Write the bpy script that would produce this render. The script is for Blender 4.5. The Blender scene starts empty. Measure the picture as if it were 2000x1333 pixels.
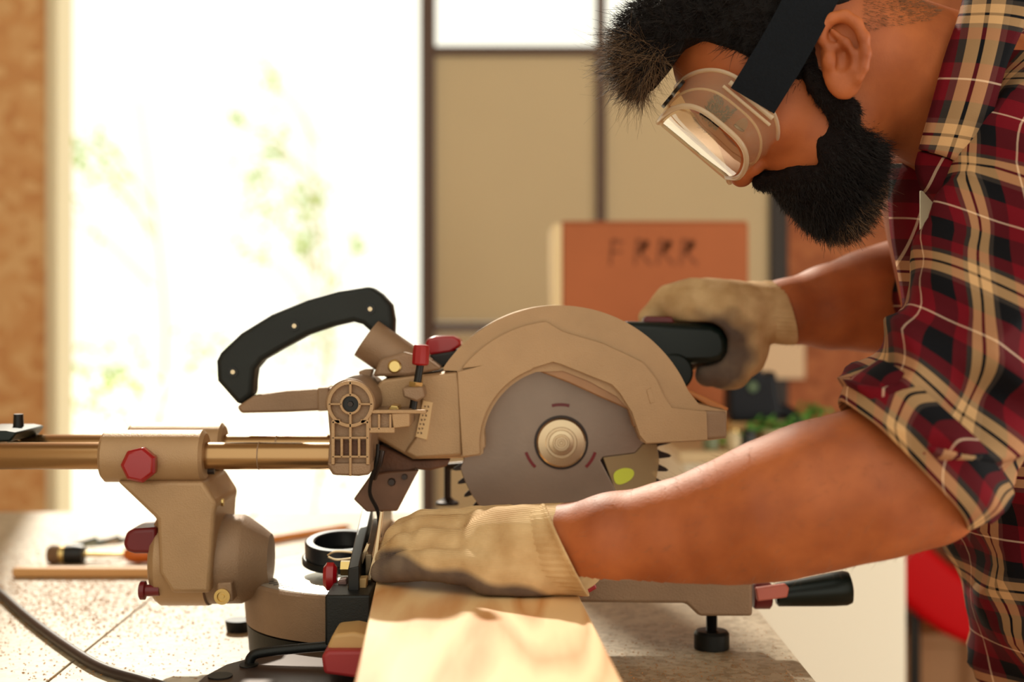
import bpy, bmesh, math, random
import numpy as np
from mathutils import Vector, Matrix, noise
random.seed(7); rng = np.random.default_rng(7)
PI = math.pi
S = bpy.context.scene
COL = S.collection
# ------------------------------------------------------------ camera, sky, sun, exposure
F = 2778.0; CZ = 1.233; BT = 0.90            # focal length in px of 2000, eye height, bench top height
cam_d = bpy.data.cameras.new('camera'); cam = bpy.data.objects.new('camera', cam_d); COL.objects.link(cam)
cam.location = (0, 0, CZ); cam.rotation_euler = (PI/2, 0, 0)
cam_d.sensor_width = 36; cam_d.lens = 50.0; cam_d.shift_y = -66.5/2000; cam_d.clip_start = .05
cam_d.dof.use_dof = True; cam_d.dof.focus_distance = 1.22; cam_d.dof.aperture_fstop = 3.4
S.camera = cam
w = bpy.data.worlds.new('sky'); S.world = w; w.use_nodes = True
bg = w.node_tree.nodes['Background']; bg.inputs[0].default_value = (1.0, .965, .80, 1); bg.inputs[1].default_value = 1.35
sd = bpy.data.lights.new('sun', 'SUN'); sun = bpy.data.objects.new('sun', sd); COL.objects.link(sun)
sd.energy = 4.2; sd.angle = math.radians(1.5); sd.color = (1, .93, .78)
SUN_EL, SUN_AZ = math.radians(37), math.radians(15)
sdir = Vector((math.sin(SUN_AZ)*math.cos(SUN_EL), -math.cos(SUN_AZ)*math.cos(SUN_EL), -math.sin(SUN_EL)))
sun.rotation_euler = sdir.to_track_quat('-Z', 'Y').to_euler(); sun.location = (-2, 8, 7)
ad = bpy.data.lights.new('side_fill_light', 'AREA'); al = bpy.data.objects.new('side_fill_light', ad); COL.objects.link(al)  # fill light added to brighten the cabinet; the right wall has no window
ad.shape = 'RECTANGLE'; ad.size = 1.7; ad.size_y = 1.6; ad.energy = 52; ad.color = (1, .95, .82); al.location = (2.25, 1.0, 1.0)
al.rotation_euler = Vector((-1, .25, 0)).to_track_quat('-Z', 'Z').to_euler()
S.view_settings.view_transform = 'Standard'; S.view_settings.look = 'None'
S.view_settings.exposure = 0.0; S.view_settings.gamma = 1.0; S.view_settings.use_curve_mapping = False

# ------------------------------------------------------------ helpers
def lin(c): 
    c = c/255.0
    return c/12.92 if c <= .04045 else ((c+.055)/1.055)**2.4
def rgb(r, g, b): return (lin(r), lin(g), lin(b), 1)
def W(px, py, Y): return Vector(((px-1000)*Y/F, Y, CZ-(py-600)*Y/F))
MATS = {}
def mat(name, col, rough=.5, metal=0, var=0, scale=8, bump=0, bscale=200, coat=0, spec=.5, sss=0, stretch=None, emis=0):
    m = bpy.data.materials.new(name); m.use_nodes = True; nt = m.node_tree; N = nt.nodes; L = nt.links
    b = N['Principled BSDF']; b.inputs['Base Color'].default_value = col; b.inputs['Roughness'].default_value = rough
    b.inputs['Metallic'].default_value = metal; b.inputs['Coat Weight'].default_value = coat
    b.inputs['Specular IOR Level'].default_value = spec
    if sss:
        b.inputs['Subsurface Weight'].default_value = sss; b.inputs['Subsurface Radius'].default_value = (.012, .004, .002); b.inputs['Subsurface Scale'].default_value = 1.0
    if var or bump:
        tc = N.new('ShaderNodeTexCoord'); mp = N.new('ShaderNodeMapping'); L.new(tc.outputs['Object'], mp.inputs[0])
        if stretch: mp.inputs['Scale'].default_value = stretch
    if var:
        n = N.new('ShaderNodeTexNoise'); n.inputs['Scale'].default_value = scale; n.inputs['Detail'].default_value = 6; L.new(mp.outputs[0], n.inputs[0])
        r = N.new('ShaderNodeValToRGB'); r.color_ramp.elements[0].position = .3; r.color_ramp.elements[1].position = .7
        r.color_ramp.elements[0].color = tuple(c*(1-var) for c in col[:3])+(1,); r.color_ramp.elements[1].color = tuple(min(1, c*(1+var)) for c in col[:3])+(1,)
        L.new(n.outputs['Fac'], r.inputs[0]); L.new(r.outputs[0], b.inputs['Base Color'])
    if bump:
        n2 = N.new('ShaderNodeTexNoise'); n2.inputs['Scale'].default_value = bscale; n2.inputs['Detail'].default_value = 3; L.new(mp.outputs[0], n2.inputs[0])
        bp = N.new('ShaderNodeBump'); bp.inputs['Strength'].default_value = bump; bp.inputs['Distance'].default_value = .002
        L.new(n2.outputs['Fac'], bp.inputs['Height']); L.new(bp.outputs[0], b.inputs['Normal'])
    MATS[name] = m; return m
ORG = {}
def props(o, label=None, cat=None, group=None, kind=None):
    if label: o['label'] = label
    if cat: o['category'] = cat
    if group: o['group'] = group
    if kind: o['kind'] = kind
    return o
def empty(name, loc, label, cat, group=None):
    o = bpy.data.objects.new(name, None); COL.objects.link(o); o.location = loc; o.empty_display_size = .05
    ORG[o.name] = Vector(loc); return props(o, label, cat, group)
def link(me, name, m, parent, smooth=True, ang=35):
    o = bpy.data.objects.new(name, me); COL.objects.link(o)
    if m: me.materials.append(m)
    if smooth:
        me.polygons.foreach_set('use_smooth', [True]*len(me.polygons))
        me.set_sharp_from_angle(angle=math.radians(ang))
    if parent:
        o.parent = parent
    ORG[o.name] = ORG[parent.name] if parent else Vector((0, 0, 0))
    return o
def mk(name, verts, faces, m, parent=None, smooth=True, ang=35, uv=None):
    org = ORG[parent.name] if parent else Vector((0, 0, 0))
    if parent is None:                                     # top-level mesh: origin at its base centre
        a = np.array([tuple(v) for v in verts]); org = Vector(((a[:, 0].min()+a[:, 0].max())/2, (a[:, 1].min()+a[:, 1].max())/2, a[:, 2].min()))
    me = bpy.data.meshes.new(name); me.from_pydata([tuple(Vector(v)-org) for v in verts], [], faces)
    me.validate(); me.update()
    o = link(me, name, m, parent, smooth, ang)
    if parent is None: o.location = org; ORG[o.name] = org
    if uv is not None:
        ul = me.uv_layers.new(name='UVMap')
        for lp in me.loops: ul.data[lp.index].uv = uv[lp.vertex_index]
    return o
def bev(o, wd, seg=2, ang=40):
    b = o.modifiers.new('bevel', 'BEVEL'); b.width = wd; b.segments = seg; b.limit_method = 'ANGLE'; b.angle_limit = math.radians(ang); b.harden_normals = False
    return o
def chaikin(pts, n=2, closed=True):
    for _ in range(n):
        q = []; L = len(pts)
        for i in range(L if closed else L-1):
            a = Vector(pts[i]); b = Vector(pts[(i+1) % L]); q += [a*.75+b*.25, a*.25+b*.75]
        if not closed: q = [Vector(pts[0])]+q+[Vector(pts[-1])]
        pts = q
    return [tuple(p) for p in pts]
def plate(name, pts, Y0, Y1, m, parent=None, bevel=.0015, ref=None, back=1.0, seg=2, smooth_n=0):
    """outline in photo px read at depth ref, standing upright between depths Y0 and Y1"""
    if smooth_n: pts = chaikin(pts, smooth_n)
    ref = ref or Y0
    q = [W(x, y, ref) for x, y in pts]; n = len(q)
    area = sum(q[i].x*q[(i+1) % n].z-q[(i+1) % n].x*q[i].z for i in range(n))
    if area < 0: q.reverse()
    v = [(p.x, Y0, p.z) for p in q]+[(p.x, Y1, p.z) for p in q]
    f = [tuple(range(n)), tuple(reversed(range(n, 2*n)))]+[(i, n+i, n+(i+1) % n, (i+1) % n) for i in range(n)]
    o = mk(name, v, f, m, parent)
    if bevel: bev(o, bevel, seg)
    return o
def boxv(x0, x1, y0, y1, z0, z1):
    v = [(x, y, z) for z in (z0, z1) for y in (y0, y1) for x in (x0, x1)]
    return v, [(0, 2, 3, 1), (4, 5, 7, 6), (0, 1, 5, 4), (2, 6, 7, 3), (0, 4, 6, 2), (1, 3, 7, 5)]
def box(name, x0, x1, y0, y1, z0, z1, m, parent=None, bevel=.0015, seg=2):
    v, f = boxv(x0, x1, y0, y1, z0, z1); o = mk(name, v, f, m, parent)
    if bevel: bev(o, bevel, seg)
    return o
def frame_of(ax):
    ax = Vector(ax).normalized(); t = Vector((0, 0, 1)) if abs(ax.z) < .9 else Vector((1, 0, 0))
    a = ax.cross(t).normalized(); return ax, a, ax.cross(a)
def lathe_geo(prof, org, axis, seg=32, phase=0):
    ax, a, b = frame_of(axis); org = Vector(org); v = []; f = []
    for t, r in prof:
        for k in range(seg):
            th = 2*PI*k/seg+phase; v.append(org+ax*t+(a*math.cos(th)+b*math.sin(th))*r)
    for i in range(len(prof)-1):
        for k in range(seg):
            j = (k+1) % seg; f.append((i*seg+k, i*seg+j, (i+1)*seg+j, (i+1)*seg+k))
    if prof[0][1] > 1e-6: f.append(tuple(reversed(range(seg))))
    if prof[-1][1] > 1e-6: f.append(tuple((len(prof)-1)*seg+k for k in range(seg)))
    return v, f
def lathe(name, prof, org, axis, m, parent=None, seg=32, bevel=0, ang=35, phase=0):
    v, f = lathe_geo(prof, org, axis, seg, phase)
    o = mk(name, v, f, m, parent, ang=ang)
    bm = bmesh.new(); bm.from_mesh(o.data); bmesh.ops.remove_doubles(bm, verts=bm.verts, dist=1e-6); bmesh.ops.recalc_face_normals(bm, faces=bm.faces); bm.to_mesh(o.data); bm.free()
    o.data.set_sharp_from_angle(angle=math.radians(ang))
    if bevel: bev(o, bevel, 2)
    return o
def tube_geo(path, rad, seg=12):
    path = [Vector(p) for p in path]; n = len(path); v = []; f = []
    if not hasattr(rad, '__len__'): rad = [rad]*n
    d0 = (path[1]-path[0]).normalized(); _, a, b = frame_of(d0)
    for i, p in enumerate(path):
        d = (path[min(i+1, n-1)]-path[max(i-1, 0)]).normalized()
        a = (a-d*a.dot(d)).normalized(); b = d.cross(a)
        for k in range(seg):
            th = 2*PI*k/seg; v.append(p+(a*math.cos(th)+b*math.sin(th))*rad[i])
    for i in range(n-1):
        for k in range(seg):
            j = (k+1) % seg; f.append((i*seg+k, i*seg+j, (i+1)*seg+j, (i+1)*seg+k))
    f.append(tuple(reversed(range(seg)))); f.append(tuple((n-1)*seg+k for k in range(seg)))
    return v, f
def tube(name, path, rad, m, parent=None, seg=12, ang=50):
    v, f = tube_geo(path, rad, seg); return mk(name, v, f, m, parent, ang=ang)
def merge(parts):
    V = []; Fc = []
    for v, f in parts:
        o = len(V); V += [tuple(x) for x in v]; Fc += [tuple(i+o for i in q) for q in f]
    return V, Fc
def catmull(pts, n=8):
    P = [Vector(p) for p in pts]; out = []
    for i in range(len(P)-1):
        p0 = P[max(i-1, 0)]; p1 = P[i]; p2 = P[i+1]; p3 = P[min(i+2, len(P)-1)]
        for k in range(n):
            t = k/n; out.append(.5*((2*p1)+(p2-p0)*t+(2*p0-5*p1+4*p2-p3)*t*t+(3*p1-p0-3*p2+p3)*t**3))
    out.append(P[-1]); return out
# --- implicit surfaces for bodies, meshed with surface nets
def sdf_mesh(fn, lo, hi, h):
    lo = np.array(lo, float); hi = np.array(hi, float); n = np.ceil((hi-lo)/h).astype(int)+1
    ax = [lo[i]+h*np.arange(n[i]) for i in range(3)]
    X, Y, Z = np.meshgrid(*[a.astype(np.float32) for a in ax], indexing='ij')
    D = fn(X, Y, Z).astype(np.float32); s = D < 0
    nx, ny, nz = n-1
    tot = np.zeros((nx, ny, nz, 3), np.float32); cnt = np.zeros((nx, ny, nz), np.float32)
    corners = [(0, 0, 0), (1, 0, 0), (0, 1, 0), (1, 1, 0), (0, 0, 1), (1, 0, 1), (0, 1, 1), (1, 1, 1)]
    def c(q): return D[q[0]:q[0]+nx, q[1]:q[1]+ny, q[2]:q[2]+nz]
    for i in range(8):
        for j in range(i+1, 8):
            a, b = corners[i], corners[j]
            if sum(abs(a[k]-b[k]) for k in range(3)) != 1: continue
            da, db = c(a), c(b); m = (da < 0) != (db < 0); t = np.where(m, da/np.where(m, da-db, 1), 0)
            for k in range(3): tot[..., k] += np.where(m, a[k]+(b[k]-a[k])*t, 0)
            cnt += m
    act = cnt > 0; idx = -np.ones((nx, ny, nz), np.int64); idx[act] = np.arange(act.sum())
    ijk = np.argwhere(act); V = lo+(ijk+tot[act]/cnt[act][:, None])*h
    quads = []
    for k in range(3):
        o = [(0, 0, 0), (0, 0, 0), (0, 0, 0)]; u, v = (k+1) % 3, (k+2) % 3
        sl1 = [slice(0, m) for m in n]; sl2 = [slice(0, m) for m in n]
        sl1[k] = slice(0, n[k]-1); sl2[k] = slice(1, n[k])
        a = s[tuple(sl1)]; b = s[tuple(sl2)]; e = np.argwhere(a != b)
        e = e[(e[:, u] > 0) & (e[:, v] > 0) & (e[:, u] < n[u]-1) & (e[:, v] < n[v]-1)]
        fl = a[tuple(e.T)]
        def g(du, dv):
            q = e.copy(); q[:, u] -= du; q[:, v] -= dv; return idx[tuple(q.T)]
        Q = np.stack([g(0, 0), g(1, 0), g(1, 1), g(0, 1)], 1); Q[~fl] = Q[~fl][:, ::-1]; quads.append(Q)
    Q = np.concatenate(quads); return V, Q[(Q >= 0).all(1)]
def cap(P, a, b, ra, rb):
    X, Y, Z = P; a = np.array(a, np.float32); b = np.array(b, np.float32); d = b-a; L = float(d@d)+1e-9
    t = np.clip(((X-a[0])*d[0]+(Y-a[1])*d[1]+(Z-a[2])*d[2])/L, 0, 1)
    return np.sqrt((X-a[0]-t*d[0])**2+(Y-a[1]-t*d[1])**2+(Z-a[2]-t*d[2])**2)-(ra+(rb-ra)*t)
def ell(P, c, r, R=None):
    q = [P[i]-c[i] for i in range(3)]
    if R is not None: q = [R[i][0]*q[0]+R[i][1]*q[1]+R[i][2]*q[2] for i in range(3)]
    k = np.sqrt((q[0]/r[0])**2+(q[1]/r[1])**2+(q[2]/r[2])**2)
    return (k-1)*min(r)
def smin(a, b, k):
    h = np.clip(.5+.5*(b-a)/k, 0, 1); return b+(a-b)*h-k*h*(1-h)
def smax(a, b, k): return -smin(-a, -b, k)
def chain(P, pts, rs, k=.006):
    d = None
    for i in range(len(pts)-1):
        c = cap(P, pts[i], pts[i+1], rs[i], rs[i+1]); d = c if d is None else smin(d, c, k)
    return d
def sdf_obj(name, fn, lo, hi, h, m, parent, smooth_it=2):
    V, Q = sdf_mesh(fn, lo, hi, h)
    o = mk(name, V.tolist(), Q.tolist(), m, parent, ang=180)
    if smooth_it:
        md = o.modifiers.new('smooth', 'SMOOTH'); md.iterations = smooth_it; md.factor = .5
    return o, V
def loft(secs, nu, name, m, parent, disp=None, closed=True, thick=0, uvs=(1, 1), u0=0, nsub=6, capends=False):
    """secs: list of (centre, axisA, axisB, power); Catmull-interpolated tube with uv in metres"""
    C = catmull([s[0] for s in secs], nsub); A = catmull([s[1] for s in secs], nsub); B = catmull([s[2] for s in secs], nsub)
    v = []; uv = []; vl = 0
    for i, (c, a, b) in enumerate(zip(C, A, B)):
        if i: vl += (C[i]-C[i-1]).length
        rr = (a.length+b.length)/2
        for k in range(nu+(0 if closed else 1)):
            th = 2*PI*k/nu; ct, st = math.cos(th), math.sin(th)
            p = c+a*ct+b*st
            uu = th*rr
            if disp:
                nrm = (a.normalized()*ct+b.normalized()*st); p = p+nrm*disp(th, vl, i/(len(C)-1), p)
            v.append(p); uv.append((u0+uu*uvs[0], vl*uvs[1]))
    n = nu; f = []
    for i in range(len(C)-1):
        for k in range(n):
            j = (k+1) % n; f.append((i*n+k, i*n+j, (i+1)*n+j, (i+1)*n+k))
    if capends: f.append(tuple(reversed(range(n)))); f.append(tuple((len(C)-1)*n+k for k in range(n)))
    o = mk(name, v, f, m, parent, ang=180)
    ul = o.data.uv_layers.new(name='UVMap')
    for poly in o.data.polygons:
        us = [uv[o.data.loops[l].vertex_index] for l in poly.loop_indices]
        mx = max(x[0] for x in us)
        for l, x in zip(poly.loop_indices, us):
            U = x[0]
            if closed and mx-U > mx*.5: U += 2*PI*(C[0]-C[0]).length if False else 0
            ul.data[l].uv = (U, x[1])
    if thick:
        sm = o.modifiers.new('solid', 'SOLIDIFY'); sm.thickness = thick; sm.offset = 1
    return o

# ------------------------------------------------------------ materials
M = mat
alu = M('cast_aluminium', rgb(178, 143, 106), .42, .25, .06, 30, .25, 900)
alu2 = M('cast_aluminium_dull', rgb(150, 120, 94), .5, .2, .10, 25, .3, 700)
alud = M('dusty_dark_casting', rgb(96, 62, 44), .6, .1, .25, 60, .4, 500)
gold = M('polished_rail', rgb(178, 140, 98), .26, .9)
blk = M('black_rubber', rgb(16, 18, 18), .45, 0, .1, 40, .15, 800, spec=.35)
green_blk = M('dark_green_plastic', rgb(8, 24, 22), .35, spec=.35)
handle_m = M('grey_black_grip', rgb(30, 34, 34), .55, 0, .2, 18, .15, 900, spec=.35)
steel = M('saw_steel', rgb(140, 122, 110), .36, .6, .12, 14, .05, 300)
steel_d = M('dark_steel', rgb(60, 52, 50), .35, .8)
hubm = M('turned_steel', rgb(205, 182, 150), .24, .95)
red = M('red_plastic', rgb(158, 10, 22), .3, 0, .05, 30, coat=.3)
redd = M('maroon_plastic', rgb(110, 18, 26), .38)
redp = M('faded_red_plastic', rgb(160, 44, 48), .45)
pink = M('pink_red_lever', rgb(205, 110, 95), .4)
brass = M('brass', rgb(215, 185, 120), .25, .9)
white_st = M('milled_table_metal', rgb(196, 186, 172), .28, .6, .12, 18, .1, 400)
blackm = M('black_metal', rgb(26, 24, 24), .4, .3)
tanm = M('tan_plastic', rgb(200, 160, 105), .5)
# plywood / boards
def wood(name, c1, c2, rings=6, axis_scale=(1, .12, 1), rough=.55, nz=3.0):
    m = bpy.data.materials.new(name); m.use_nodes = True; nt = m.node_tree; N = nt.nodes; L = nt.links; b = N['Principled BSDF']
    tc = N.new('ShaderNodeTexCoord'); mp = N.new('ShaderNodeMapping'); mp.inputs['Scale'].default_value = axis_scale; L.new(tc.outputs['Object'], mp.inputs[0])
    n = N.new('ShaderNodeTexNoise'); n.inputs['Scale'].default_value = nz; n.inputs['Detail'].default_value = 2; L.new(mp.outputs[0], n.inputs[0])
    mul = N.new('ShaderNodeMath'); mul.operation = 'MULTIPLY'; mul.inputs[1].default_value = rings; L.new(n.outputs['Fac'], mul.inputs[0])
    fr = N.new('ShaderNodeMath'); fr.operation = 'PINGPONG'; fr.inputs[1].default_value = .5; L.new(mul.outputs[0], fr.inputs[0])
    n2 = N.new('ShaderNodeTexNoise'); n2.inputs['Scale'].default_value = 60; n2.inputs['Detail'].default_value = 4; L.new(mp.outputs[0], n2.inputs[0])
    ad = N.new('ShaderNodeMath'); ad.operation = 'MULTIPLY_ADD'; ad.inputs[1].default_value = .5; L.new(n2.outputs['Fac'], ad.inputs[0]); L.new(fr.outputs[0], ad.inputs[2])
    r = N.new('ShaderNodeValToRGB'); r.color_ramp.elements[0].position = .2; r.color_ramp.elements[1].position = .62; r.color_ramp.elements[0].color = c2; r.color_ramp.elements[1].color = c1
    L.new(ad.outputs[0], r.inputs[0]); L.new(r.outputs[0], b.inputs['Base Color']); b.inputs['Roughness'].default_value = rough
    bp = N.new('ShaderNodeBump'); bp.inputs['Strength'].default_value = .15; bp.inputs['Distance'].default_value = .001; L.new(ad.outputs[0], bp.inputs['Height']); L.new(bp.outputs[0], b.inputs['Normal'])
    return m
pine = wood('planed_pine', rgb(244, 204, 150), rgb(214, 150, 90), 11, (1, .12, 1), .5, 9)
stickw = wood('raw_wood', rgb(226, 172, 112), rgb(200, 140, 84), 5, (.1, 1, 1))
def flakes(name, c1, c2, c3, sc=22, rough=.7):
    m = bpy.data.materials.new(name); m.use_nodes = True; nt = m.node_tree; N = nt.nodes; L = nt.links; b = N['Principled BSDF']
    tc = N.new('ShaderNodeTexCoord'); v = N.new('ShaderNodeTexVoronoi'); v.inputs['Scale'].default_value = sc; v.inputs['Randomness'].default_value = 1
    nz = N.new('ShaderNodeTexNoise'); nz.inputs['Scale'].default_value = sc*.15; nz.inputs['Detail'].default_value = 5; L.new(tc.outputs['Object'], nz.inputs[0])
    L.new(tc.outputs['Object'], v.inputs['Vector'])
    sep = N.new('ShaderNodeSeparateColor'); L.new(v.outputs['Color'], sep.inputs[0])
    a = N.new('ShaderNodeMath'); a.operation = 'MULTIPLY_ADD'; a.inputs[1].default_value = .55; L.new(sep.outputs[0], a.inputs[0]); 
    b2 = N.new('ShaderNodeMath'); b2.operation = 'MULTIPLY'; b2.inputs[1].default_value = .6; L.new(nz.outputs['Fac'], b2.inputs[0]); L.new(b2.outputs[0], a.inputs[2])
    r = N.new('ShaderNodeValToRGB'); e = r.color_ramp.elements; e[0].position = .25; e[0].color = c1; e[1].position = .8; e[1].color = c3; e.new(.52).color = c2
    L.new(a.outputs[0], r.inputs[0]); L.new(r.outputs[0], b.inputs['Base Color']); b.inputs['Roughness'].default_value = rough
    return m
osb = flakes('strand_board', rgb(214, 152, 94), rgb(226, 168, 108), rgb(238, 192, 134), 34)
osb2 = flakes('strand_board_brown', rgb(154, 86, 46), rgb(172, 98, 56), rgb(186, 112, 66), 34)
bench_m = flakes('particle_board', rgb(160, 140, 112), rgb(186, 168, 140), rgb(202, 184, 156), 160, .5)

# ------------------------------------------------------------ the setting
def struct(o): o['kind'] = 'structure'; return o
WY = 3.6
floor_m = M('concrete_floor', rgb(160, 122, 88), .6, 0, .15, 3)
struct(box('floor', -2.6, 2.3, -2.4, WY+.12, -.05, 0, floor_m, None, 0))
ceil_m = M('ceiling_paint', rgb(190, 176, 150), .8)
struct(box('ceiling', -2.6, 2.3, .2, WY+.12, 4.2, 4.3, ceil_m, None, 0))
wall_m = M('side_wall_paint', rgb(200, 178, 145), .8, 0, .05, 3)
struct(box('wall_left', -2.7, -2.6, -2.4, WY+.12, 0, 4.3, wall_m, None, 0))
struct(box('wall_right', 2.3, 2.4, -2.4, WY+.12, 0, 4.3, wall_m, None, 0))
xl = (92-1000)*WY/F
wb = struct(box('wall_back', -2.6, xl, WY, WY+.1, 0, 4.2, osb, None, 0))
struct(box('wall_far_right', .70, 2.3, WY, WY+.1, 0, 4.2, osb2, None, 0))
struct(box('sun_blocker', -.49, -.378, WY+.02, WY+.10, 2.3, 4.2, M('sun_blocker_tan', rgb(190, 150, 100), .7), None, .002))  # unseen panel added above the opening to keep sun off the man
struct(box('trim_1', xl, xl+.028, WY-.01, WY+.12, 0, 4.2, M('cream_jamb', rgb(240, 226, 190), .5), None, .002))
# outdoor ground
og = M('pale_paving', rgb(238, 232, 214), .8, 0, .05, 1)
struct(box('ground', -14, 14, WY+.12, 26, -.12, -.02, og, None, 0))
# steel framed window wall: posts, rails, panes
steelframe = M('frame_paint_glare', rgb(92, 66, 50), .5)  # frame brown with the glare of the bright opening lightened into it
panel_m = M('tan_infill_panel', rgb(216, 196, 158), .7, 0, .03, 2)
def thin_glass(name, tint=(1, 1, 1, 1), gloss=.06, rough=.02):
    m = bpy.data.materials.new(name); m.use_nodes = True; nt = m.node_tree; N = nt.nodes; L = nt.links
    N.remove(N['Principled BSDF']); t = N.new('ShaderNodeBsdfTransparent'); t.inputs[0].default_value = tint
    g = N.new('ShaderNodeBsdfGlossy'); g.inputs['Roughness'].default_value = rough
    lw = N.new('ShaderNodeLayerWeight'); lw.inputs[0].default_value = .3
    ma = N.new('ShaderNodeMath'); ma.operation = 'MULTIPLY_ADD'; ma.inputs[1].default_value = .5; ma.inputs[2].default_value = gloss; L.new(lw.outputs['Fresnel'], ma.inputs[0])
    mx = N.new('ShaderNodeMixShader'); L.new(ma.outputs[0], mx.inputs[0]); L.new(t.outputs[0], mx.inputs[1]); L.new(g.outputs[0], mx.inputs[2])
    L.new(mx.outputs[0], N['Material Output'].inputs[0]); return m
glass_w = thin_glass('window_glass')
bars_x = [(-.232, -.196), (.214, .238), (.655, .70)]
darkpost = M('frame_paint_no_glare', rgb(40, 28, 22), .5)  # same frame, darker tone without the painted glare
zr = [0.03, .48, 1.182, 1.884, 2.59, 3.29, 4.0]
win = empty('window_1', (.23, WY+.04, 0), 'steel framed window wall with tan lower panels and clear upper panes', 'window'); win['kind'] = 'structure'; del win['category']
for i, (a, b) in enumerate(bars_x): box('post', a, b, WY, WY+.05, 0, 4.2, darkpost if i == 2 else steelframe, win, .002)
for i in range(2):
    x0, x1 = bars_x[i][1], bars_x[i+1][0]
    for j in range(len(zr)):
        box('crossbar', x0, x1, WY+.005, WY+.045, zr[j]-.011, zr[j]+.011, steelframe, win, .001)
        if j < len(zr)-1:
            g = zr[j] < 1.8
            box('panel' if g else 'pane', x0+.001, x1-.001, WY+.02, WY+.028, zr[j]+.012, zr[j+1]-.012, panel_m if g else glass_w, win, 0)

# ------------------------------------------------------------ shrubs outdoors
leaf_m = bpy.data.materials.new('sunlit_leaf'); leaf_m.use_nodes = True
nt = leaf_m.node_tree; N = nt.nodes; b = N['Principled BSDF']; b.inputs['Base Color'].default_value = rgb(120, 150, 50); b.inputs['Roughness'].default_value = .5
tr = N.new('ShaderNodeBsdfTranslucent'); tr.inputs[0].default_value = rgb(150, 180, 60); mx = N.new('ShaderNodeMixShader'); mx.inputs[0].default_value = .6
nt.links.new(b.outputs[0], mx.inputs[1]); nt.links.new(tr.outputs[0], mx.inputs[2]); nt.links.new(mx.outputs[0], N['Material Output'].inputs[0])
bark_m = M('pale_bark', rgb(205, 190, 150), .8)
def leaf_geo(c, n, s, spread):
    V = []; Fc = []
    for _ in range(n):
        p = Vector(c)+Vector((random.gauss(0, spread[0]), random.gauss(0, spread[1]), random.gauss(0, spread[2])))
        a = Vector((random.uniform(-1, 1), random.uniform(-1, 1), random.uniform(-1, 1))).normalized(); b_ = a.orthogonal().normalized()
        k = len(V); V += [p-a*s, p+b_*s*.45, p+a*s, p-b_*s*.45]; Fc.append((k, k+1, k+2, k+3))
    return V, Fc
def shrub(base, clumps, label, Y):
    r = empty('young_tree', base, label, 'tree', 'young trees in the bright yard')
    paths = [catmull([base, (base[0]+.1, Y, 1.1), (base[0]-.05, Y, 2.4)], 6)]
    parts = [tube_geo(paths[0], [.014*(1-.7*i/12) for i in range(13)], 8)]
    cl = []
    for (px, py, n, sp) in clumps:
        c = W(px, py, Y); st = Vector((base[0]+.03, Y, max(.3, c.z-.4)))
        parts.append(tube_geo([st, (st+c)/2+Vector((0, 0, .05)), c], [.008, .006, .003], 5))
        cl.append(leaf_geo(c, n, .035, (sp*Y/F*.5, .12, sp*Y/F*.7)))
    v, f = merge(parts); mk('trunk', v, f, bark_m, r)
    v, f = merge(cl); o = mk('foliage', v, f, leaf_m, r, smooth=False); o['kind'] = 'stuff'
shrub((-2.05, 8, -.02), [(150, 310, 30, 40), (210, 330, 24, 40), (120, 420, 16, 60), (190, 270, 10, 30), (200, 760, 50, 70), (140, 790, 50, 60), (250, 740, 16, 60), (400, 690, 18, 50)], 'young tree with thin pale foliage, the one nearer the strand board wall', 8)
shrub((-1.2, 8.6, -.02), [(528, 155, 14, 20), (465, 232, 8, 12), (540, 285, 30, 40), (500, 330, 18, 40), (525, 410, 26, 40), (600, 400, 40, 40), (600, 480, 34, 30), (695, 485, 14, 18), (500, 490, 10, 30), (640, 650, 36, 70), (560, 700, 20, 60), (650, 950, 24, 80), (720, 780, 20, 60)], 'young tree with scattered green leaf clusters, seen above the saw grip', 8.6)

# ------------------------------------------------------------ workbench
wbn = empty('workbench', (-.5, 1.4, 0), 'large pale particle board workbench dusted with sawdust', 'workbench')
XR = .270; xs = [-1.45, -.42, XR]
# two abutting sheets: seam visible lower left
box('top_sheet', -1.45, -.4135, .55, 2.31, BT-.03, BT, bench_m, wbn, .001)
box('top_sheet', -.4115, XR, .55, 2.31, BT-.03, BT, bench_m, wbn, .001)
for x in (-1.38, XR-.07):
    for y in (.62, 2.2): box('leg', x, x+.06, y, y+.06, 0, BT-.03, stickw, wbn, .002)
box('apron', -1.38, XR-.01, 2.22, 2.25, BT-.12, BT-.03, stickw, wbn, .002); box('apron', -1.38, XR-.01, .62, .65, BT-.12, BT-.03, stickw, wbn, .002)

# ------------------------------------------------------------ pine board being cut
def B(y_px, left): pass
ang = math.atan(.055)
def bp(s, t, z):   # s across board from left edge, t = world depth
    return (-.1154+(1.21-t)*.055+s, t, z)
BZ0, BZ1 = BT+.076, BT+.100
v = [bp(0, .45, BZ0), bp(.166, .45, BZ0), bp(.166, 1.56, BZ0), bp(0, 1.56, BZ0), bp(0, .45, BZ1), bp(.166, .45, BZ1), bp(.166, 1.56, BZ1), bp(0, 1.56, BZ1)]
o = mk('pine_board', v, [(0, 3, 2, 1), (4, 5, 6, 7), (0, 1, 5, 4), (1, 2, 6, 5), (2, 3, 7, 6), (3, 0, 4, 7)], pine)
bev(o, .0012); props(o, 'wide planed pine board lying on the saw table under the gloved hand', 'board')

# ------------------------------------------------------------ mitre saw
saw = empty('mitre_saw', (-.133, 1.39, BT), 'beige sliding mitre saw with round blade, standing on the workbench', 'saw')
P = lambda *a, **k: plate(*a, parent=saw, **k)
def circ(cx, cy, r, a0, a1, n): return [(cx+r*math.cos(math.radians(a0+(a1-a0)*i/n)), cy-r*math.sin(math.radians(a0+(a1-a0)*i/n))) for i in range(n+1)]
YB = 1.39
hub = W(1095, 862, YB)
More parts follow.
